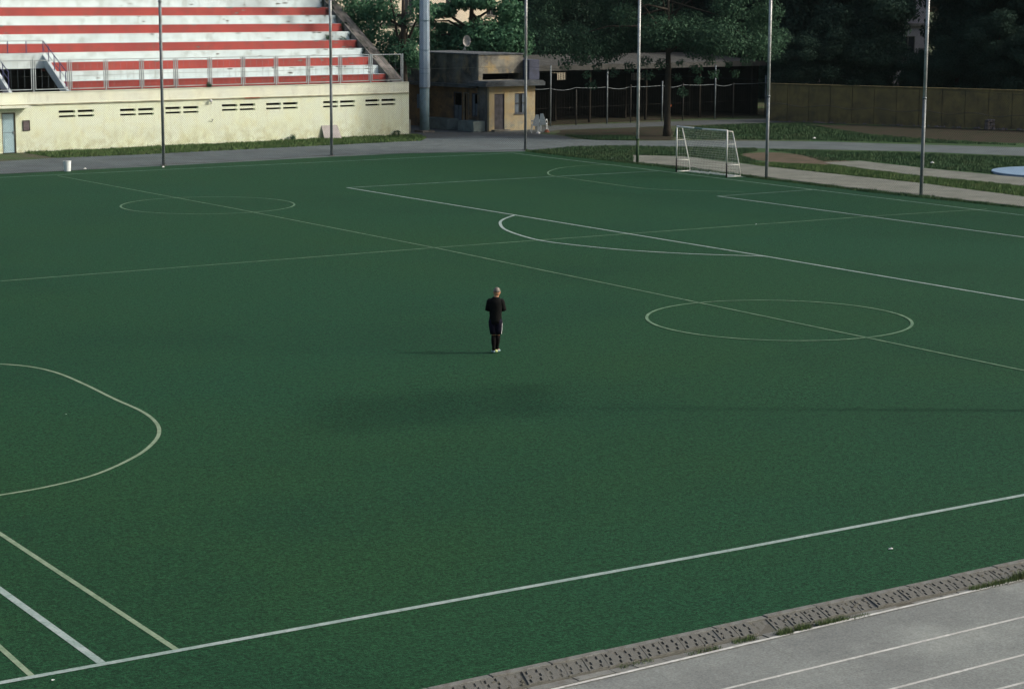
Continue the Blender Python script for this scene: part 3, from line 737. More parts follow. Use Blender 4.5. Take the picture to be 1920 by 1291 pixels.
MB().box(d0+.065,(d0+d1)/2-.005,.08,.12,.13,dzt-.065).build('door_leaf', M_hdoor, dr)
MB().box((d0+d1)/2+.005,d1-.065,.08,.12,.13,dzt-.065).build('door_leaf', M_hdoor, dr)
M = MB()
for k in range(4): M.box(d0+.1,(d0+d1)/2-.04,.068,.08,.22+k*.56,.64+k*.56).box((d0+d1)/2+.04,d1-.1,.068,.08,.22+k*.56,.64+k*.56)
M.build('raised_panel', M_hdoor, dr)
MB().box(d0-.25, d1+.25, -.35, 0, 0, .12).build('door_step', M_greyc, house)
wn_ = empty('window', (0,0,0)); wn_.parent = house
f_ = MB(); f_.box(w0,w0+.06,.04,.14,wz0,wz1); f_.box(w1-.06,w1,.04,.14,wz0,wz1); f_.box(w0+.06,w1-.06,.04,.14,wz1-.06,wz1); f_.box(w0+.06,w1-.06,.04,.14,wz0,wz0+.06); f_.build('window_frame', M_hdoor, wn_)
for (a, b) in ((w0+.065, w0+.37), (w1-.32, w1-.065)):
    MB().box(a,b,.03,.07,wz0+.065,(wz0+wz1)/2-.03).build('shutter', M_shut, wn_)
    MB().box(a,b,.03,.07,(wz0+wz1)/2+.03,wz1-.065).build('shutter', M_shut, wn_)
MB().box(w0+.40,w1-.35,.10,.11,wz0+.07,wz1-.07).build('pane', M_glass, wn_)
MB().box(w0-.06,w1+.06,-.06,.04,wz0-.07,wz0).build('window_sill', M_slab, wn_)
# upper storey parapet block
wallgrid(0, 3.92, 3.46, UZ, [(.36,3.80,3.50,3.93)], UY, UY+.2).build('upper_front_wall', M_hplU, house)
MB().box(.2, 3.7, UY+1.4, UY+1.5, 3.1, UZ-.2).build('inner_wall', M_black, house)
MB().box(3.72, 3.92, UY+.2, HL, 3.1, UZ).build('upper_side_wall', M_hplU, house)
MB().box(-.06, 3.98, UY-.06, HL+.06, UZ, UZ+.09).build('roof_slab', M_slab, house)
MB().box(3.94, PX+.9-.1, UY-.7, UY+1.8, 3.46, 4.86).build('water_tank', M_tank, house, bevel=.04)
MB().box(0, .2, UY+.2, HL, 3.05, UZ).build('upper_side_wall', M_hplA, house)
MB().box(-.42, 0, UY+.25, HL, 2.95, 3.18).build('eaves_slab', M_slab, house)
# lower side wall with its openings (faces the pitch corner)
H1 = [(hs(896,180)[0], hs(884,180)[0], .95, 2.6), (hs(879,200)[0], hs(868,200)[0], .02, 2.6), (hs(866,190)[0], hs(850,190)[0], .55, 2.6)]
sidew = wallgrid(UY+.02, HL, 0, 2.95, H1, 0, .2)
sidew.v = [(y, x, z) for x, y, z in sidew.v]; sidew.f = [tuple(reversed(f_)) for f_ in sidew.f]
sidew.build('side_wall', M_hplB, house)
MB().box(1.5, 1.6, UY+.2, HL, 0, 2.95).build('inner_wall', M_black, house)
MB().box(-.06, -.001, UY-.0, H1[0][0]-.02, 0, 2.95).build('corner_pier', M_hplA, house)
for (a, b, c, d_), kind in zip(H1, ('window','door','window')):
    e = empty(kind, (0,0,0)); e.parent = house
    f_ = MB(); f_.box(.03,.1,a,a+.08,c,d_); f_.box(.03,.1,b-.08,b,c,d_); f_.box(.03,.1,a+.08,b-.08,d_-.08,d_)
    if kind == 'window': f_.box(.03,.1,a+.08,b-.08,c,c+.08)
    f_.build(kind+'_frame', M_hdoor if kind == 'window' else M_hplU, e)
    if kind == 'window':
        m2 = (a+b)/2
        MB().box(.05,.08,a+.09,m2-.02,c+.09,c+(d_-c)*.55).build('shutter', M_shut, e)
        MB().box(.05,.08,m2+.05,b-.09,c+.09,c+(d_-c)*.55 if b > 3 else d_-.1).build('shutter', M_shut, e)
    else:
        MB().box(.06,.09,a+.09,a+(b-a)*.6,.03,d_-.09).build('door_leaf', M_hplB, e)
MB().box(0, 3.92, HL, HL+.2, 0, UZ).build('back_wall', M_hplA, house)
o = MB().box(-.5,-.12,hs(806,200)[0],hs(800,200)[0]+.5,1.3,2.3).build('blue_cabinet', mat('cabinet', (.12,.18,.25), rough=.7), house)
# satellite dish on the roof
n = empty('satellite_dish', P0+EX*0.8+EY*3.6+Vector((0,0,UZ+.09)), ANG); tag(n, 'pale satellite dish standing on the roof of the old house', 'satellite dish')
M = MB(); rings = 6; seg = 18; vv = []; ff = []
for i in range(rings+1):
    rr = .40*i/rings
    for k in range(seg): vv.append((rr*math.cos(2*math.pi*k/seg)*.72, -.16*(1-(i/rings)**2)*-1, .82+rr*math.sin(2*math.pi*k/seg)))
for i in range(rings):
    for k in range(seg): ff.append((i*seg+k, i*seg+(k+1) % seg, (i+1)*seg+(k+1) % seg, (i+1)*seg+k))
nv = len(vv)
vv += [(x, y+.025, z) for x, y, z in vv]; ff += [tuple(nv+q for q in reversed(f_)) for f_ in ff]
for k in range(seg): ff.append((rings*seg+k, rings*seg+(k+1) % seg, nv+rings*seg+(k+1) % seg, nv+rings*seg+k))
M.add(vv, ff); o = M.build('dish', M_dish, n, smooth=True); o.rotation_euler = (0, 0, R(-25))
MB().tube([(0,.18,.8),(0,.25,.4),(0,.22,0)], .03, 6).build('stand', M_poleD, n)
MB().tube([(-.25,.3,0),(0,.25,.4),(.25,.3,0)], .025, 6).build('stay', M_poleD, n)
MB().tube([(0,.05,.45),(.02,-.3,.72)], .018, 6).build('feed_arm', M_poleD, n)
MB().tube([(.02,-.28,.70),(.02,-.36,.76)], .035, 8).build('receiver', M_dish, n)
# concrete planters
def planter(x0, x1, y0, y1, h, label):
    n = empty('planter', P0+EX*x0+EY*y0, ANG); tag(n, label, 'planter', 'concrete planters along the old house')
    A, B = x1-x0, y1-y0
    w_ = wallgrid(0, A, 0, B, [(.12, A-.12, .12, B-.12)], 0, -h)
    w_.v = [(x, z, y+h) for x, y, z in w_.v]
    w_.build('trough', M_plan, n)
    MB().box(.12, A-.12, .12, B-.12, 0, h-.10).build('soil', M_soil, n)
planter(-1.05, -.06, 3.4, 6.2, .74, 'long concrete planter by the old house, the one farther back near the mast')
planter(-1.10, -.08, .35, 2.15, .72, 'long concrete planter by the old house, the one nearer the ochre porch')
# stack of chairs
def chair(p, rz, tilt, label):
    n = empty('plastic_chair', p, rz); n.scale = (.88,1.1,1.25); n.rotation_euler = (tilt[0], tilt[1], rz); tag(n, label, 'chair', 'white plastic chairs beside the porch')
    M = MB(); M.add([(-.24,0,.42),(.24,0,.42),(.26,-.46,.44),(-.26,-.46,.44),(-.24,0,.38),(.24,0,.38),(.26,-.46,.40),(-.26,-.46,.40)],
                    [(0,3,2,1),(4,5,6,7),(0,1,5,4),(1,2,6,5),(2,3,7,6),(3,0,4,7)]); M.build('seat', M_plast, n)
    M = MB(); M.add([(-.27,.02,.40),(.27,.02,.40),(.21,.12,.75),(.11,.19,1.04),(-.11,.19,1.04),(-.21,.12,.75)], [(0,1,2,3,4,5)])
    M.add([(-.27,.05,.40),(.27,.05,.40),(.21,.15,.75),(.11,.22,1.04),(-.11,.22,1.04),(-.21,.15,.75)], [(5,4,3,2,1,0)])
    M.add([(-.27,.02,.40),(.27,.02,.40),(.21,.12,.75),(.11,.19,1.04),(-.11,.19,1.04),(-.21,.12,.75),(-.27,.05,.40),(.27,.05,.40),(.21,.15,.75),(.11,.22,1.04),(-.11,.22,1.04),(-.21,.15,.75)],
          [(i,(i+1) % 6,6+(i+1) % 6,6+i) for i in range(6)]); M.build('backrest', M_plast, n)
    for sx in (-1, 1):
        MB().tube([(sx*.23,-.44,.42),(sx*.29,-.50,0)], [.032,.022], 6).build('leg', M_plast, n)
        MB().tube([(sx*.23,0,.42),(sx*.29,.10,0)], [.032,.022], 6).build('leg', M_plast, n)
        MB().tube([(sx*.25,.08,.64),(sx*.30,-.30,.66),(sx*.28,-.44,.42)], .024, 6).build('armrest', M_plast, n)
chp = at(1003, 249.5); fz = -YAW
chair(chp, fz+R(188), (R(-4), R(-5)), 'white plastic chair beside the porch, the left and nearer of the two')
chair(at(1019.5, 247.5), fz+R(172), (R(-5), R(5)), 'white plastic chair beside the porch, the right one next to the thin fence post')
for (px, py, s, m_, lb) in ((1025,248,.20,M_rust,'reddish rag heap on the ground right of the white plastic chairs'), (1009,250,.15,M_paper,'pale crumpled bag on the ground in front of the white plastic chairs')):
    M = MB(); vv = []; k = 9
    for i in range(k): vv.append((s*random.uniform(.8,1.2)*math.cos(2*math.pi*i/k), s*random.uniform(.8,1.2)*math.sin(2*math.pi*i/k), 0))
    for i in range(k): vv.append((s*random.uniform(.5,.7)*math.cos(2*math.pi*i/k), s*random.uniform(.5,.7)*math.sin(2*math.pi*i/k), s*random.uniform(.6,.9)))
    vv.append((0,0,s)); M.add(vv, [(i,(i+1) % k,k+(i+1) % k,k+i) for i in range(k)]+[(k+i,k+(i+1) % k,2*k) for i in range(k)])
    o = M.build('bag', m_); o.location = at(px, py); tag(o, lb, 'bag')

# ------------------------------------------------------------------ long open shed, thin fence
SX0, SX1, SY0, SY1 = 11.9, 36.5, 3.0, 10.5
shed = empty('open_shed', loc(SX0, SY0), ANG)
tag(shed, 'long low dark shed with a grey sheet roof, behind the thin posts', 'shed')
SL = SX1-SX0; SD = SY1-SY0
def ps(px, py, y):
    x, z = pl(px, py, SY0+y); return x-SX0, z
hs_ = []
for (a, b) in ((1003,1012),(1027,1064),(1184,1221),(1285,1290),(1396,1403),(1408,1420)):
    xa, zt = ps(a, 137, SD); xb, zb = ps(b, 150 if b < 1280 else 146, SD); hs_.append((xa, xb, zb+.0, zt))
zb0 = min(h[2] for h in hs_); hs_ = [(max(.1, h[0]), min(SL-.1, h[1]), h[2], h[3]) for h in hs_]
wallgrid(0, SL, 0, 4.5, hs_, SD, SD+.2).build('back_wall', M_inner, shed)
for h in hs_:
    if h[1]-h[0] < .5: continue
    M = MB(); k = int((h[1]-h[0])/.16)
    for j in range(1, k):
        x = h[0]+(h[1]-h[0])*j/k; M.box(x-.02, x+.02, SD+.05, SD+.09, h[2], h[3])
    e = M.build('window_bars', M_postD, shed)
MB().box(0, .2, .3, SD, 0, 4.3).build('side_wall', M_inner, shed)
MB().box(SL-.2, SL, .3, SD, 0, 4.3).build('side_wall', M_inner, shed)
MB().box(0, SL, 0, SD, -.02, .04).build('floor', M_darkdirt, shed)
nr = 20
rw = (SL+.8)/nr
rf = None
for i in range(nr):                           # roof sheets laid side by side
    x = -.4+i*rw
    M = MB(); za, zb = 4.14, 4.50
    M.add([(x+.01,-.4,za),(x+rw-.01,-.4,za),(x+rw-.01,SD+.4,zb+.25),(x+.01,SD+.4,zb+.25),(x+.01,-.4,za+.05),(x+rw-.01,-.4,za+.05),(x+rw-.01,SD+.4,zb+.3),(x+.01,SD+.4,zb+.3)],
          [(0,3,2,1),(4,5,6,7),(0,1,5,4),(1,2,6,5),(2,3,7,6),(3,0,4,7)])
    M.build('roof_sheet', M_roof, shed)
MB().box(-.4, SL+.4, -.44, -.402, 3.92, 4.32).build('fascia', M_roof, shed)
for x in np.linspace(1.2, SL-1, 5):
    MB().box(x-.07, x+.07, 0, .18, .04, 4.14).build('column', M_inner, shed)
for x in (5.5, 12.5, 19.2):                   # dim partition walls inside
    MB().box(x, x+.12, 2.5, SD, .04, 3.6).build('partition', M_inner, shed)
o = MB().tube([(0,0,0),(0,0,.02)],.10,12).build('orange_sign', mat('orange_paint', (.5,.12,.04), rough=.7)); o.rotation_euler = (R(90), 0, ANG)
o.location = hit(1257, 198, loc(0, SY0+1.0), EY); tag(o, 'small round orange disc glimpsed beside the big tree trunk in the dark shed', 'sign')
o.parent = None
MB_ = MB().box(-.03,.03,-.03,.03,-(o.location.z),0); pp = MB_.build('sign_post', M_postD, None); pp.location = o.location+EY*.05
tag(pp, 'thin dark post carrying the small orange disc in the shed', 'post')
# thin fence in front of the shed
thin = empty('thin_post_fence', loc(13, 1.6), ANG)
tag(thin, 'thin fence of slim posts and a sagging top wire in front of the dark shed', 'fence')
fp = [(1032,4.35,M_post),(1080,2.6,M_postD),(1138,3.95,M_post),(1182,2.8,M_postD),(1241,3.0,M_post),(1280,2.8,M_postD),(1340,4.1,M_post),(1374,2.7,M_postD),(1434,3.2,M_post),(1498,2.5,M_post),(1560,2.4,M_postD)]
fx = []
for (px, h, m_) in fp:
    x, _ = pl(px, 230, 1.6); x -= 13; fx.append((x, h, m_))
    MB().tube([(x,0,-.02),(x,0,h)], .05 if m_ is M_post else .04, 8).build('post', m_, thin, smooth=True)
pts = [(-1.2,0,2.72)]
prev = (-1.2, 2.72)
for i, (x, h, m_) in enumerate(fx):
    z1 = 2.70+.02*math.sin(i*1.7)-.01*i
    for t in (.25,.5,.75): pts.append((prev[0]+(x-prev[0])*t, 0.055, prev[1]+(z1-prev[1])*t-.16*math.sin(math.pi*t)*(1 if i % 2 else .3)))
    pts.append((x, 0.055, z1)); prev = (x, z1)
MB().tube(pts, .014, 5).build('top_wire', M_post, thin)
M = MB()
for zz in (.1, 1.3):
    M.tube([(-1.2,.055,zz),(fx[-1][0],.055,zz)], .006, 4)
k = int((fx[-1][0]+1.2)/.25)
for j in range(k):
    x = -1.2+j*.25; M.box(x-.003,x+.003,.05,.056,.05,2.5)
q = M.build('wire_mesh', M_postD, thin); q['kind'] = 'stuff'

# ------------------------------------------------------------------ boundary wall on the right
wa, wb = at(1436, 226), at(1990, 246.5)
wdir = (wb-wa).normalized(); wl = (wb-wa).length + 12
bw = empty('boundary_wall', wa, math.atan2(wdir.y, wdir.x)); tag(bw, 'long ochre plastered boundary wall with vertical joints under the dark trees', 'wall')
npn = 20; pw = wl/npn
for i in range(npn):
    h0 = 2.72 + random.uniform(-.01,.01)
    MB().box(i*pw+.02, (i+1)*pw-.02, 0+random.uniform(-.012,.012), .2, 0, h0).build('wall_panel', M_cwall, bw)
    MB().box(i*pw-.02+.001, i*pw+.019, .05, .19, 0, 2.7).build('joint', M_postD, bw)
xx = 0
while xx < wl:
    MB().box(xx, xx+1.48, -.05, .25, 2.735+random.uniform(-.008,.008), 2.82).build('coping_stone', M_cwall, bw); xx += 1.5
M = MB()
for k in range(150):
    x = random.uniform(2, wl); y = -abs(random.gauss(0, .35)); s = random.uniform(.05,.18)
    vv = [(x+s*random.uniform(.7,1.2)*math.cos(t), y+s*random.uniform(.7,1.2)*math.sin(t), 0) for t in (0,1.2,2.5,3.8,5)]+[(x,y,s*random.uniform(.6,1.2))]
    M.add(vv, [(0,1,5),(1,2,5),(2,3,5),(3,4,5),(4,0,5)])
q = M.build('rubble', M_rock); q.parent = None; q.location = wa; q.rotation_euler = (0,0,math.atan2(wdir.y, wdir.x)); tag(q, kind='stuff', label='loose grey rubble along the foot of the ochre boundary wall')
rp = at(1856, 243)
n = empty('stone_heap', rp); tag(n, 'heap of grey stones piled against the ochre boundary wall near the right edge', 'stone heap')
for i in range(9):
    s = random.uniform(.16,.26); x = (i % 3-1)*.27+random.uniform(-.05,.05); z = (i//3)*.26; y = random.uniform(-.08,.08)
    M = MB(); ring_ = [(x+s*math.cos(t)*random.uniform(.8,1.1), y+s*math.sin(t)*random.uniform(.8,1.1)) for t in np.linspace(0,6.28,7)[:-1]]
    M.prism(ring_, z, z+s*1.05); M.build('stone', M_rock, n, bevel=.03)
# sagging cable along the wall on stakes
M = MB(); pts = []
for i in range(41):
    t = i/40; px = 1436+t*520; P = at(px, 232+t*22); pts.append(P+Vector((0,0,1.45+.10*math.sin(i*.9)-.25*t)))
o = M.tube(pts, .02, 5).build('cable', M_postD); tag(o, 'dark cable sagging in front of the ochre boundary wall', 'cable')

# ------------------------------------------------------------------ buildings behind
def block(name, o_, rz, w_, d_, h, wallm, label, rows, cols, slab=True, z0=1.0, storey=3.2, ww=1.2, wh=1.5):
    b = empty(name, o_, rz); tag(b, label, 'building')
    hl = []; sp = w_/cols
    for r_ in range(rows):
        for c_ in range(cols):
            x = sp*(c_+.5); z = z0+r_*storey+.2; hl.append((x-ww/2, x+ww/2, z, z+wh))
    wallgrid(0, w_, 0, h, hl, 0, .25).build('front_wall', wallm, b)
    MB().box(0,.25,.25,d_,0,h).build('side_wall', wallm, b); MB().box(w_-.25,w_,.25,d_,0,h).build('side_wall', wallm, b)
    MB().box(0,w_,d_,d_+.25,0,h).build('back_wall', wallm, b); MB().box(-.3,w_+.3,-.3,d_+.55,h,h+.25).build('roof', M_greyc, b)
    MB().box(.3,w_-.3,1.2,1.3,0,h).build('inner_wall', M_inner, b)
    for (xa, xb, za, zb) in hl:
        e = empty('window', (0,0,0)); e.parent = b
        f_ = MB(); f_.box(xa,xa+.07,.05,.13,za,zb); f_.box(xb-.07,xb,.05,.13,za,zb); f_.box(xa+.07,xb-.07,.05,.13,zb-.07,zb); f_.box(xa+.07,xb-.07,.05,.13,za,za+.07)
        f_.box((xa+xb)/2-.03,(xa+xb)/2+.03,.05,.13,za+.07,zb-.07); f_.build('window_frame', M_greyc, e)
        MB().box(xa+.07,xb-.07,.09,.10,za+.07,zb-.07).build('pane', M_glass, e)
        MB().box(xa-.1,xb+.1,-.08,.05,za-.1,za).build('window_sill', M_greyc, e)
    if slab:
        for r_ in range(1, rows+1):
            MB().box(-.1, w_+.1, -.22, -.001, r_*storey+.35, r_*storey+.62).build('string_course', M_greyc, b)
    return b
cbx = pl(560, 50, 30)[0]; cbw = pl(1030, 50, 30)[0]-cbx
block('cream_building', loc(cbx, 30), ANG, cbw, 10, 13, M_cream, 'sunlit cream building glimpsed through the trees behind the stand and house', 3, 6, ww=1.0)
cbx = pl(985, 143, 15.5)[0]; cbw = pl(1395, 143, 15.5)[0]-cbx
block('cream_building', loc(cbx, 15.5), ANG, cbw, 4, 4.1, M_cream, 'low cream building seen only through the openings of the dark shed', 1, 5, ww=1.0, z0=.3, slab=False)
block('grey_building', at(1640, 205)+Vector((0, 14, 0)), R(-40), 14, 9, 12, M_grey2, 'lavender grey building half hidden by dark trees behind the ochre wall', 3, 4)

# ------------------------------------------------------------------ trees
def leaves(cl, n, size, flat=.5, seed=0):
    """cl: list of (x, y, z, r, rz) clumps; n leaf blades each about `size` long, spread through the clumps"""
    rg = np.random.RandomState(seed)
    cl = np.array(cl, float); wgt = cl[:, 3]**2; idx = rg.choice(len(cl), n, p=wgt/wgt.sum())
    d_ = rg.normal(size=(n, 3)); d_ /= np.linalg.norm(d_, axis=1)[:, None]
    rad_ = rg.rand(n)**.45
    c_ = cl[idx]
    pos = c_[:, :3] + d_*rad_[:, None]*np.stack([c_[:, 3], c_[:, 3], c_[:, 3]*c_[:, 4]], 1)
    nr_ = d_*.8 + rg.normal(size=(n, 3))*.7 + np.array([0, 0, .5]); nr_ /= np.linalg.norm(nr_, axis=1)[:, None]
    t = rg.normal(size=(n, 3)); t -= nr_*(t*nr_).sum(1)[:, None]; t /= np.linalg.norm(t, axis=1)[:, None]
    b = np.cross(nr_, t); s = size*(.6+.8*rg.rand(n))[:, None]
    droop = np.array([0, 0, -.25])*s
    v = np.stack([pos - t*s*.5, pos + b*s*flat*.5, pos + t*s*.5 + droop, pos - b*s*flat*.5], 1).reshape(-1, 3)
    me = bpy.data.meshes.new('crown'); me.vertices.add(4*n); me.vertices.foreach_set('co', v.ravel())
    me.loops.add(4*n); me.loops.foreach_set('vertex_index', np.arange(4*n)); me.polygons.add(n)
    me.polygons.foreach_set('loop_start', np.arange(0, 4*n, 4)); me.polygons.foreach_set('loop_total', np.full(n, 4))
    me.update(calc_edges=True); return me
def crown_clumps(rx, rz_, z0, n, rmin, rmax, seed, hole=.25):
    rg = np.random.RandomState(seed); out = []
    for _ in range(n):
        d_ = rg.normal(size=3); d_ /= np.linalg.norm(d_); q = (hole + (1-hole)*rg.rand())
        out.append((d_[0]*rx*q, d_[1]*rx*q, z0 + d_[2]*rz_*q, rmin+(rmax-rmin)*rg.rand(), .7))
    return out
def limbs(h, r_, clumps, seed, lean=(0, 0), nb=12):
    rg = random.Random(seed); M = MB()
    pts = [(lean[0]*t*t + rg.uniform(-.08,.08)*(t > 0), lean[1]*t*t, h*t) for t in (0,.08,.25,.45,.7,1)]
    rads = [r_*1.45, r_*1.1, r_, r_*.88, r_*.7, r_*.35]
    M.tube([(p[0],p[1],p[2]-(.1 if i == 0 else 0)) for i, p in enumerate(pts)], rads, 10)
    cs = rg.sample(clumps, min(nb, len(clumps)))
    for c_ in cs:
        t = rg.uniform(.42,.9); base = Vector((lean[0]*t*t, lean[1]*t*t, h*t)); e = Vector(c_[:3])
        mid = base.lerp(e, .5) + Vector((rg.uniform(-.4,.4), rg.uniform(-.4,.4), .5))
        M.tube([base, mid, e], [r_*.38, r_*.24, r_*.08], 6)
    return M
tree_group = 'trees behind the far side of the ground'
def tree(p, label, h, trunk_r, clumps, nleaf, size, lm, seed, rz=0, group=None, trunk_h=None, flat=.5, lean=(0,0)):
    n = empty('tree', p, rz); tag(n, label, 'tree', group)
    limbs(trunk_h or h*.75, trunk_r, clumps, seed, lean).build('trunk', M_bark, n, smooth=True)
    me = leaves(clumps, nleaf, size, flat, seed); me.materials.append(lm)
    c_ = bpy.data.objects.new('crown', me); col.objects.link(c_); c_.parent = n
    return n
# left: loose bright tree behind the end of the stand
def view_clumps(base, specs):                 # clumps given by photo position on the tree's own depth
    out = []
    rng_ = (Vector((base.x, base.y, 0))-Vector((CAM.x, CAM.y, 0))).dot(Vector((math.sin(YAW), math.cos(YAW), 0)))
    for (px, py, dd, rr, fz_) in specs:
        nn = Vector((math.sin(YAW), math.cos(YAW), 0)); Q = hit(px, py, base+nn*dd, nn) - base
        out.append((Q.x, Q.y, Q.z, rr, fz_))
    return out
tb1 = at(776, 246.5) + EY*1.2
sp1 = [(790,20,0,1.1,.8),(775,110,.5,1.0,.8),(760,95,0,1.2,.7),(735,75,1,1.1,.7),(715,105,1,1.2,.8),(700,60,2,1.2,.7),(730,120,2,1.1,.7),(690,95,2,1.2,.8),(680,30,3,1.4,.8),(660,10,3,1.5,.8),
       (705,25,2,1.0,.8),(730,30,1,1.0,.7),(745,130,1,1.0,.7),(720,5,1,1.1,.7),(650,45,4,1.3,.8),(700,130,2,1.1,.7),(760,40,0,.5,.8),(775,60,1,.6,.8),
       (640,-50,3,1.6,.8),(720,-60,1,1.3,.8)]
cl1 = view_clumps(tb1, sp1)
tree(tb1, 'loose bright green tree with a thick dark trunk beside the end of the grandstand', 13, .30, cl1, 13500, .24, M_leafA, 11, trunk_h=9)
tb2 = loc(pl(885, 200, 12.8)[0], 12.8)
sp2 = [(800,70,0,1.3,.8),(820,95,0,1.4,.7),(850,70,1,1.5,.7),(880,85,-1,1.6,.7),(905,65,-1,1.7,.8),(930,80,-1.5,1.6,.8),(955,75,-1.5,1.5,.8),(975,60,-1,1.3,.8),(945,50,0,1.2,.7),(870,60,1,1.2,.7),
       (830,20,0,1.2,.5),(870,5,0,1.2,.5),(905,5,-1,1.1,.5),(800,40,1,.9,.5),(955,20,0,1.3,.8),(975,85,-1,1.2,.8),(890,35,2,.5,.5),(790,5,1,.8,.6),(830,50,1,.7,.5),
       (850,-40,1,1.3,.8),(930,-40,1,1.4,.8)]
tree(tb2, 'bright green broad leaved tree rising behind the flat roof of the old house', 13, .35, view_clumps(tb2, sp2), 21000, .27, M_leafA, 12, trunk_h=9, flat=.6)
tb3 = at(1250, 255)
sp3 = []
rg3 = random.Random(5)
for k in range(46):
    px = rg3.uniform(1010, 1445); py = rg3.uniform(-60, 92) ; sp3.append((px, py, rg3.uniform(-2.5, 3), rg3.uniform(1.0, 1.9), .75))
for (px, py) in ((1090,112),(1120,125),(1150,135),(1180,125),(1210,115),(1240,120),(1275,118),(1305,128),(1330,112),(1365,120),(1378,138),(1310,150),(1270,145),(1100,140),(1110,160),(1215,140),(1400,112),(1340,140),(1280,172),(1060,120)):
    sp3.append((px, py, rg3.uniform(-2, 1), rg3.uniform(.35,.6), .8))
for k in range(10):
    sp3.append((rg3.uniform(1040,1420), rg3.uniform(-120,-60), rg3.uniform(-2,3), rg3.uniform(1.4,2.0), .8))
tree(tb3, 'big spreading tree on bare earth in front of the shed, left of the goal', 14, .21, view_clumps(tb3, sp3), 62000, .20, M_leafB, 13, trunk_h=10)

# dark trees: three crowns shared between the copies
protos = []
dark_spots = [  # (photo column, distance behind, scale, label)
    (1010, 170, 1.0, 'dark tree over the left end of the shed roof'),
    (1120, 174, 1.1, 'dark tree behind the shed, left of the big spreading tree'),
    (1235, 176, 1.1, 'dark tree directly behind the big spreading tree'),
    (1345, 176, 1.05, 'dark tree behind the right half of the shed roof'),
    (1470, 173, 1.0, 'dark tree just right of the net pole behind the goal'),
    (1560, 175, 1.1, 'dark tree above the start of the ochre boundary wall'),
    (1610, 168, .85, 'dark narrow tree left of the grey building'),
    (1800, 170, .95, 'dark tree behind the ochre boundary wall, right of the grey building'),
    (1890, 168, 1.05, 'very dark tree over the right end of the ochre boundary wall'),
    (1985, 168, 1.1, 'very dark tree past the right edge over the boundary wall'),
]
fw = Vector((math.sin(YAW), math.cos(YAW), 0))
for i, (px, dist, sc, lb) in enumerate(dark_spots):
    g0 = CAM + (dv+rv*((px-960)/FP))*1.0; dirh = Vector(((dv+rv*((px-960)/FP)).x, (dv+rv*((px-960)/FP)).y, 0)).normalized()
    p = Vector((CAM.x, CAM.y, 0)) + dirh*dist
    if i < 3:
        cl = crown_clumps(4.6, 6.2, 8.6, 80, 1.0, 1.9, 40+i, .2)
        t_ = tree(p, lb, 15, .28, cl, 42000, .29, M_leafC, 60+i, group=tree_group, trunk_h=12, flat=.6); protos.append(t_)
    else:
        t_ = copy_tree(protos[i % 3]); t_.location = p; t_['label'] = lb
    t_.rotation_euler = (0, 0, i*1.7); t_.scale = (sc, sc, sc)
# low trees over the wall, then unseen trees added to shade wall and bend
low = [(1478,165,.52,'low dark bushy tree over the shaded start of the ochre boundary wall'),(1545,166,.6,'low dark bushy tree behind the ochre boundary wall, left of the grey building'),(1625,166,.5,'low dark bushy tree before the left corner of the grey building'),
       (1700,165,.42,'lowest dark bushy tree, in front of the middle of the grey building'),(1775,165,.55,'low dark bushy tree before the right corner of the grey building'),(1850,162,.62,'low dark bushy tree above the stone heap at the ochre wall'),(1925,160,.62,'low dark bushy tree at the right edge over the ochre wall')]
for i, (px, dist, sc, lb) in enumerate(low):
    dirh = dv+rv*((px-960)/FP); dirh = Vector((dirh.x, dirh.y, 0)).normalized()
    t_ = copy_tree(protos[(i+1) % 3]); t_.location = Vector((CAM.x, CAM.y, 0)) + dirh*dist; t_.rotation_euler = (0,0,i*1.3+.5); t_.scale = (sc,sc,sc*.9); t_['label'] = lb; t_['group'] = 'low trees behind the boundary wall'
shade = [(74,-14,1.25,'big tree added outside the picture on the right for its shade, nearest the bend'),(66,-3,1.25,'big tree added outside the picture on the right for its shade, behind the bend'),(60,10,1.2,'big tree added outside the picture on the right for its shade, by the wall'),(80,0,1.35,'big tree added outside the picture on the right for its shade, farthest back'),
         (68,-26,1.2,'big tree added outside the picture on the right for its shade, closest to the camera')]
for i, (x, y, sc, lb) in enumerate(shade):
    t_ = copy_tree(protos[i % 3]); t_.location = (x, y, 0); t_.rotation_euler = (0,0,i*2.1); t_.scale = (sc,)*3; t_['label'] = lb; t_['group'] = 'trees added for shade outside the picture on the right'
# far wood behind everything
rgw = random.Random(3); cw = []
for k in range(260):
    px = rgw.uniform(930, 2250); dist = rgw.uniform(194, 206)
    v_ = dv+rv*((px-960)/FP); dh = Vector((v_.x, v_.y, 0)).normalized(); P = Vector((CAM.x, CAM.y, 0)) + dh*dist
    if 1655 < px < 1770 and rgw.random() < .9: continue
    cw.append((P.x, P.y, rgw.uniform(0, 15), rgw.uniform(1.8, 3.2), .9))
me = leaves(cw, 60000, .7, .6, 99); me.name = 'wood'; me.materials.append(M_leafC)
o = bpy.data.objects.new('wood', me); col.objects.link(o); tag(o, 'far off dark wood closing the view behind the shed and boundary wall', kind='stuff')
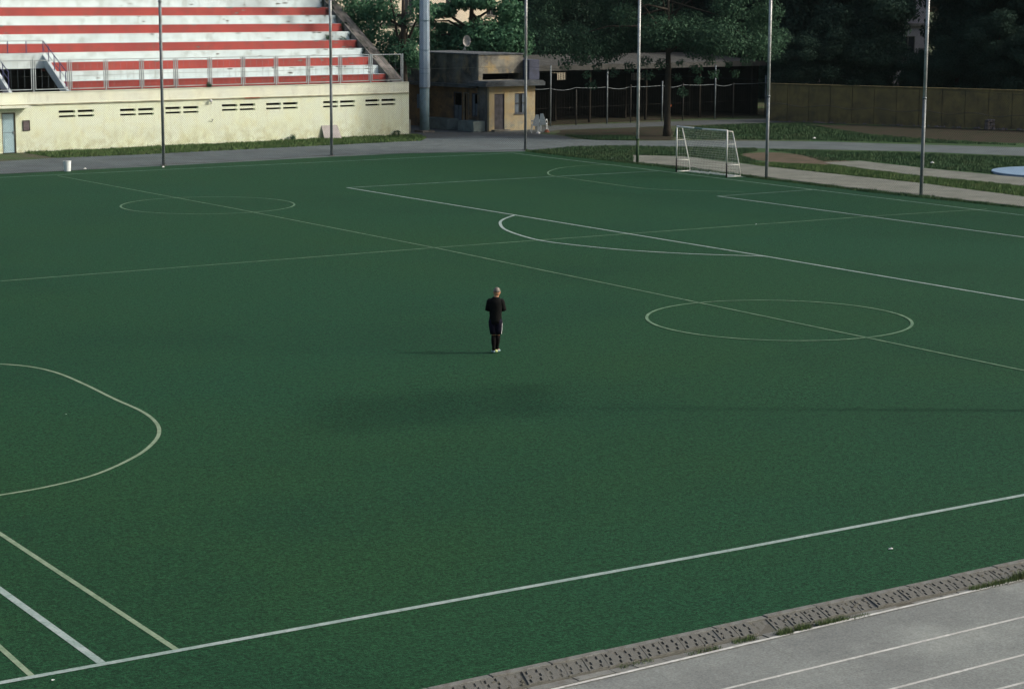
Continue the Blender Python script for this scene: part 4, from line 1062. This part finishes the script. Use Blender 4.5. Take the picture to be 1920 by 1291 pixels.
# shrubs growing on the stand
def shrub(p, s, n_, label, m_=M_leafB):
    cl = [(random.uniform(-s,s)*.6, random.uniform(-s,s)*.4, s*random.uniform(.2,.8), s*random.uniform(.3,.5), .8) for _ in range(6)]
    e = empty('shrub', p); tag(e, label, 'plant')
    me = leaves(cl, n_, .10, .5, n_); me.materials.append(m_); c_ = bpy.data.objects.new('foliage', me); col.objects.link(c_); c_.parent = e
    MB().tube([(0,0,0),(.03,0,s*.5)], [.02,.01], 5).build('stem', M_bark, e)
def onstep(k, px): # on the tread of step k
    y = Y0+k*TR+.45; x, z = pl(px, 0, y); return loc(x, y, Z0+(k+1)*RI)
shrub(loc(pl(612,60,Y0+5*TR)[0], Y0+5*TR-.3, Z0+5*RI), .42, 260, 'small weed bush on the steps near their right end, the upper left one')
shrub(loc(pl(638,72,Y0+5*TR)[0], Y0+5*TR-.3, Z0+5*RI-.12), .36, 220, 'small weed bush on the steps near their right end, the lower right one')
shrub(loc(pl(395,160)[0], -.02, 3.50), .34, 200, 'weed growing from the parapet at a fence post above the white lamp')
shrub(loc(pl(545,258)[0], -.25, 0), .45, 260, 'weed at the foot of the yellow wall left of the leaning slab')
shrub(loc(pl(740,252)[0], -.25, 0), .35, 200, 'weed at the foot of the yellow wall near its right end')
M = MB()
# creepers and dirt between the rows' ends and the stringer
cl = []
for k in range(2, 16):
    cl.append((-.75, Y0+k*TR+.1, Z0+k*RI+.35, .30+.12*random.random(), 1.0))
for k in range(7, 16): cl.append((-.3, Y0+k*TR, Z0+k*RI+.25, .28, .8))
me = leaves(cl, 5200, .15, .5, 5); me.materials.append(M_leafC); me.name = 'creeper'
o = bpy.data.objects.new('creeper', me); col.objects.link(o); o.location = O; o.rotation_euler = (0,0,ANG); tag(o, 'dark creeper growing along the right end of the steps and the sloping stringer', 'plant')

# ------------------------------------------------------------------ grass tufts
def inpoly(P, poly):
    x, y = P[:, 0], P[:, 1]; c_ = np.zeros(len(P), bool); n = len(poly); j = n-1
    for i in range(n):
        xi, yi, xj, yj = poly[i].x, poly[i].y, poly[j].x, poly[j].y
        c_ ^= ((yi > y) != (yj > y)) & (x < (xj-xi)*(y-yi)/(yj-yi+1e-12)+xi); j = i
    return c_
def grass(name, poly, n, h, label, m_=M_grass, wd=.03, seed=1, z=0, clump=0.0):
    rg = np.random.RandomState(seed)
    xs_ = [p.x for p in poly]; ys_ = [p.y for p in poly]; P = np.zeros((0, 2))
    while len(P) < n:
        Q = np.stack([rg.uniform(min(xs_), max(xs_), n), rg.uniform(min(ys_), max(ys_), n)], 1); Q = Q[inpoly(Q, poly)]; P = np.concatenate([P, Q])
    P = P[:n]
    hh = h*(.4+rg.rand(n)*.9)
    if clump:
        f_ = np.sin(P[:,0]*1.3+np.sin(P[:,1]*2.1)*1.5)*np.cos(P[:,1]*1.7+P[:,0]*.6); hh *= (1+clump*f_)
    a = rg.rand(n)*6.283; dx = np.cos(a)*wd; dy = np.sin(a)*wd; ln = rg.normal(size=(n, 2))*h*.35
    v = np.zeros((n, 3, 3)); v[:,0,0]=P[:,0]-dx; v[:,0,1]=P[:,1]-dy; v[:,0,2]=z-.03; v[:,1,0]=P[:,0]+dx; v[:,1,1]=P[:,1]+dy; v[:,1,2]=z-.03
    v[:,2,0]=P[:,0]+ln[:,0]; v[:,2,1]=P[:,1]+ln[:,1]; v[:,2,2]=z+hh
    me = bpy.data.meshes.new(name); me.vertices.add(3*n); me.vertices.foreach_set('co', v.ravel()); me.loops.add(3*n); me.loops.foreach_set('vertex_index', np.arange(3*n))
    me.polygons.add(n); me.polygons.foreach_set('loop_start', np.arange(0, 3*n, 3)); me.polygons.foreach_set('loop_total', np.full(n, 3)); me.update(calc_edges=True)
    me.materials.append(m_); o = bpy.data.objects.new(name, me); col.objects.link(o); tag(o, label, kind='stuff'); return o
grass('grass', [loc(-28.0,-.02), loc(.6,-.02), at(800,258), at(790,264), at(740,266), at(560,275), at(400,283), at(300,288), at(110,296)], 26000, .10, 'uneven grass strip between the yellow wall and the asphalt', M_grass, .035, 1, 0, .5)
grass('grass', [loc(-44,-.02), loc(-30.6,-.02), at(0,302), at(-400,326)], 7000, .09, 'grass along the wall left of the blue door', M_grass, .035, 2, 0, .5)
grass('grass', [at(985,284), at(1060,277), at(1130,273.5), at(1280,269+7), at(1420,279), at(1420,283), at(1385,290), at(1440,310), at(1280,292), at(1187,290), at(1187,305), at(1100,297)], 26000, .085, 'rough green grass between the corner of the pitch and the asphalt', M_grassd, .035, 3, 0, .4)
grass('grass', [at(1440,280), at(1560,283), at(1700,286), at(1920,294), at(2100,306), at(2100,345), at(1920,331), at(1870,326), at(1730,314), at(1612,300), at(1545,303), at(1500,290)], 24000, .08, 'grass between the asphalt bend and the second concrete path', M_grassd, .035, 4, 0, .4)
grass('grass', [at(1400,303), at(1500,308), at(1560,309), at(1590,313), at(1730,331), at(1920,349), at(2100,366), at(2100,392), at(1920,368), at(1730,343), at(1570,326), at(1420,310)], 22000, .08, 'grass strip between the two pale concrete paths', M_grass, .035, 5, 0, .4)
grass('grass', [at(1270,238), at(1440,231), at(1500,232), at(1640,253), at(1760,262), at(1920,272), at(1700,267), at(1500,262), at(1300,261), at(1262,256)], 22000, .09, 'dark grass beyond the asphalt bend', M_grassd, .04, 6, 0, .4)
grass('grass', [at(1060,254), at(1195,256), at(1195,263), at(1110,262)], 3000, .12, 'small dark patch of grass on the plaza edge', M_grassd, .04, 7, 0, .4)
grass('grass', [at(985,284.5), at(1188,307.5), at(1420,335), at(1637,361.5), at(1920,391.5), at(1920,388.5), at(1637,358.5), at(1420,332), at(1188,304.5), at(985,282)], 9000, .10, 'weeds along the edge of the turf behind the goal, coloured dark to stand in for its shadow', M_grassd, .03, 8, 0, .5)  # dark blade colour paints in the shadowed edge of the turf
# weeds along the kerb
kp = lambda x, y: K0 + tdir*x + nrm*y
def weed_at(px, py, lx, n, h, label, sd):
    c_ = at(px, py); a_ = c_ - tdir*lx; b_ = c_ + tdir*lx
    return grass('weeds', [a_-nrm*.05, b_-nrm*.05, b_+nrm*.07, a_+nrm*.07], n, h, label, M_weed, .006, sd)
for i, (px, py, lx, n, h) in enumerate([(1395,1199,.22,240,.06),(1470,1187,.14,300,.09),(1505,1178,.12,280,.09),(1560,1165,.30,520,.07),(1610,1155,.2,120,.04),(1880,1092,.75,1200,.08),(1925,1080,.35,600,.12),(1190,1243,.3,150,.04),(1320,1218,.3,160,.04)]):
    weed_at(px, py, lx, n, h, 'small tufts of weeds growing between the pavers and the running track', 20+i)

# ------------------------------------------------------------------ the person
def skin_mesh(verts, edges, radii, root, sub=2):
    me = bpy.data.meshes.new('tmp'); me.from_pydata(verts, edges, []); ob = bpy.data.objects.new('tmp', me); col.objects.link(ob)
    md = ob.modifiers.new('skin', 'SKIN'); md.use_smooth_shade = True
    for i, rr in enumerate(radii):
        rr = rr if hasattr(rr, '__len__') else (rr, rr)
        me.skin_vertices[0].data[i].radius = rr; me.skin_vertices[0].data[i].use_root = (i == root)
    sb = ob.modifiers.new('sub', 'SUBSURF'); sb.levels = sub; sb.render_levels = sub
    dg = bpy.context.evaluated_depsgraph_get(); out = bpy.data.meshes.new_from_object(ob.evaluated_get(dg))
    bpy.data.objects.remove(ob); bpy.data.meshes.remove(me); return out
def finish(me, name, m_, parent):
    me.name = name; me.materials.clear(); me.materials.append(m_)
    for p in me.polygons: p.use_smooth = True
    o = bpy.data.objects.new(name, me); col.objects.link(o); o.parent = parent; return o
def chain(V, E, Rr, start, pts):
    prev = start
    for (p, rr) in pts:
        V.append(p); Rr.append(rr); E.append((prev, len(V)-1)); prev = len(V)-1
    return prev
FEET = at(929, 662)
person = empty('person', FEET, -YAW - R(4)); person.scale = (1.0,1.0,.985)
tag(person, 'person in black T-shirt and navy shorts standing alone on the pitch, arms folded', 'person')
V = [(0,0,.93)]; E = []; RR = [(.125,.10)]
ch = chain(V, E, RR, 0, [((0,.0,1.10),(.125,.095)), ((0,0,1.30),(.15,.11)), ((0,-.005,1.42),(.10,.08))])
nk = chain(V, E, RR, ch, [((.012,.0,1.49),.068), ((.02,.012,1.55),.064)])
hd_ = chain(V, E, RR, nk, [((.03,.028,1.62),(.072,.085)), ((.032,.03,1.68),(.07,.08))])
hands = []
for s, el, wr, pm in ((1, (.205,.05,1.16), (.02,.23,1.16), (-.06,.25,1.15)), (-1, (-.205,.06,1.15), (.02,.275,1.10), (.13,.25,1.13))):
    sh = chain(V, E, RR, ch, [((s*.15,0,1.395),.055)])
    e_ = chain(V, E, RR, sh, [((s*.185,.02,1.29),.048), (el,.042)])
    w_ = chain(V, E, RR, e_, [(tuple((Vector(el).lerp(Vector(wr), .5))),.038), (wr,.028)])
    p_ = chain(V, E, RR, w_, [(pm,.030)])
    hands.append((s, Vector(wr), Vector(pm), p_))
lg = {}
for s, hip, kn, an, toe in ((-1, (-.085,0,.86), (-.050,.02,.50), (-.045,-.02,.09), (-.085,.12,.045)), (1, (.085,0,.86), (.065,.04,.50), (.030,.12,.09), (.075,.25,.045))):
    h_ = chain(V, E, RR, 0, [(hip,.088)])
    k_ = chain(V, E, RR, h_, [(tuple(Vector(hip).lerp(Vector(kn), .5)),.072), (kn,.053)])
    a_ = chain(V, E, RR, k_, [(tuple(Vector(kn).lerp(Vector(an), .35)+Vector((0,-.02,0))),.056), (an,.036)])
    chain(V, E, RR, a_, [(toe,.032)]); lg[s] = (hip, kn, an, toe)
# fingers: separate chains rooted in each palm
for s, wr, pm, pi in hands:
    dr_ = (pm-wr).normalized(); up_ = Vector((0,0,1)); inw = Vector((0,-1,0)) if s < 0 else Vector((0,-1,0))
    for j, ln in enumerate((.070,.080,.074,.058)):
        b_ = pm + up_*(.028-.019*j) + dr_*.02
        m1 = b_ + dr_*ln*.55 + inw*.010; m2 = m1 + dr_*ln*.30 + inw*.030
        chain(V, E, RR, pi, [(tuple(b_),.0095), (tuple(m1),.0085), (tuple(m2),.0075)])
    t0 = wr.lerp(pm, .5) + up_*.03
    chain(V, E, RR, pi, [(tuple(t0+dr_*.01),.011), (tuple(t0+dr_*.04+up_*.02),.0095)])
me = skin_mesh(V, E, RR, 0, 2)
# add face features and ears into the same mesh
bm = bmesh.new(); bm.from_mesh(me)
def blob(c_, sc_):
    r_ = bmesh.ops.create_uvsphere(bm, u_segments=14, v_segments=10, radius=1.0)
    for v in r_['verts']: v.co = Vector((v.co.x*sc_[0]+c_[0], v.co.y*sc_[1]+c_[1], v.co.z*sc_[2]+c_[2]))
blob((.032,.028,1.645),(.090,.105,.120))
blob((.034,.118,1.628),(.014,.02,.022)); blob((.034,.10,1.585),(.028,.022,.008)); blob((.033,.075,1.56),(.04,.035,.03))
for sx in (-1, 1): blob((.032+sx*.087,.022,1.635),(.012,.02,.032)); blob((.033+sx*.030,.106,1.652),(.013,.010,.008))
bm.to_mesh(me); bm.free()
finish(me, 'body', M_skin, person)
# hair: cap over the back and top of the skull
bm = bmesh.new(); bmesh.ops.create_uvsphere(bm, u_segments=24, v_segments=16, radius=1.0)
for v in list(bm.verts):
    if v.co.z < -.12 or (v.co.y > .45 and v.co.z < .55): bm.verts.remove(v)
for v in bm.verts:
    n_ = 1+random.uniform(-.02,.02); v.co = Vector((v.co.x*.096*n_+.032, v.co.y*.112*n_+.022, v.co.z*.119*n_+1.660))
me = bpy.data.meshes.new('hair'); bm.to_mesh(me); bm.free(); hair = finish(me, 'hair', M_hair, person)
sm = hair.modifiers.new('thick', 'SOLIDIFY'); sm.thickness = .012
# T-shirt and shorts as fitted shells
def loft(M, rings, n=20, caps=(True, True)):
    v0 = []; 
    for (c_, rx, ry, ax) in rings:
        ax = Vector(ax).normalized(); a_ = Vector((1,0,0)); a_ = (a_-ax*a_.dot(ax)).normalized(); b_ = ax.cross(a_)
        v0 += [Vector(c_)+a_*rx*math.cos(2*math.pi*k/n)+b_*ry*math.sin(2*math.pi*k/n) for k in range(n)]
    f0 = [(i*n+k, i*n+(k+1) % n, (i+1)*n+(k+1) % n, (i+1)*n+k) for i in range(len(rings)-1) for k in range(n)]
    if caps[0]: f0.append(tuple(reversed(range(n))))
    if caps[1]: f0.append(tuple((len(rings)-1)*n+k for k in range(n)))
    M.add(v0, f0)
U = (0,0,1)
M = MB()
loft(M, [((0,0,.82),.172,.132,U),((0,0,.90),.168,.135,U),((0,0,1.02),.158,.130,U),((0,0,1.14),.168,.130,U),((0,0,1.27),.190,.138,U),((0,-.003,1.36),.195,.132,U),((0,-.005,1.42),.185,.118,U),((.003,-.004,1.465),.150,.098,U),((.008,-.002,1.50),.100,.084,U),((.012,.002,1.525),.078,.072,U)])
for s in (1,-1):
    e_ = Vector((s*.205,.05,1.16)); p_ = Vector((s*.145,0,1.40)); ax = e_-p_
    loft(M, [(tuple(p_.lerp(e_, t)+Vector((0,0,.01))), rr, rr, tuple(-ax)) for t, rr in ((-.22,.05),(-.1,.075),(.1,.088),(.4,.084),(.75,.080),(1.0,.078),(1.08,.072))])
o = M.build('t_shirt', M_shirt, person, smooth=True)
M = MB()
loft(M, [((0,0,.80),.168,.135,U),((0,0,.90),.160,.128,U),((0,0,.96),.150,.12,U)])
for s in (1,-1):
    hip, kn = Vector(lg[s][0]), Vector(lg[s][1])
    loft(M, [(tuple(hip.lerp(kn, t)), rr, rr*1.1, U) for t, rr in ((.95,.092),(.6,.102),(.3,.106),(0,.10),(-.2,.08))])
sh_ = M.build('shorts', M_short, person, smooth=True)
hip, kn = Vector(lg[1][0]), Vector(lg[1][1])
vv = []; ff = []
for i in range(9):
    t = .12+i*.10; c_ = hip.lerp(kn, t); rr = .106 if i < 6 else .100
    for dyy in (-.042, -.026): vv.append((c_.x+math.sqrt(max(0,(rr)**2-dyy*dyy))-.004, c_.y+dyy, c_.z))
for i in range(8): ff.append((2*i,2*i+1,2*i+3,2*i+2))
st_ = MB().add(vv, ff).build('side_stripe', M_stripe, sh_); sm = st_.modifiers.new('t','SOLIDIFY'); sm.thickness = .006
for s in (-1, 1):
    hip, kn, an, toe = [Vector(q) for q in lg[s]]
    M = MB()
    loft(M, [(tuple(kn.lerp(an,t)+Vector((0,-.025*math.sin(math.pi*min(1,t*1.4)),0))), rr, rr*1.1, U) for t, rr in ((1.0,.042),(.8,.044),(.55,.058),(.3,.066),(.03,.062))], 14)
    M.build('sock', M_sock, person, smooth=True)
    d_ = (toe-an); d_.z = 0; d_.normalize()
    V = [tuple(an+Vector((0,0,-.035))-d_*.035)]; E = []; RR = [(.048,.045)]
    chain(V, E, RR, 0, [(tuple(an+Vector((0,0,-.045))+d_*.05),(.047,.040)), (tuple(an+Vector((0,0,-.052))+d_*.14),(.045,.033)), (tuple(an+Vector((0,0,-.058))+d_*.19),(.035,.026))])
    so_ = finish(skin_mesh(V, E, RR, 0, 2), 'shoe', M_shoe, person)
    bm = bmesh.new(); bmesh.ops.create_uvsphere(bm, u_segments=12, v_segments=8, radius=1.0)
    c_ = an+Vector((0,0,-.04))-d_*.055
    for v in bm.verts: v.co = Vector((v.co.x*.040+c_.x, v.co.y*.03+c_.y, v.co.z*.040+c_.z))
    if s > 0:
        me = bpy.data.meshes.new('heel'); bm.to_mesh(me); finish(me, 'heel', M_heel, so_)
    bm.free()
# sweatband / watch on the left wrist tucked by the right elbow
MB().tube([(.205,.12,1.185),(.235,.07,1.17)], [.030,.034], 10).build('wristband', M_stripe, person)
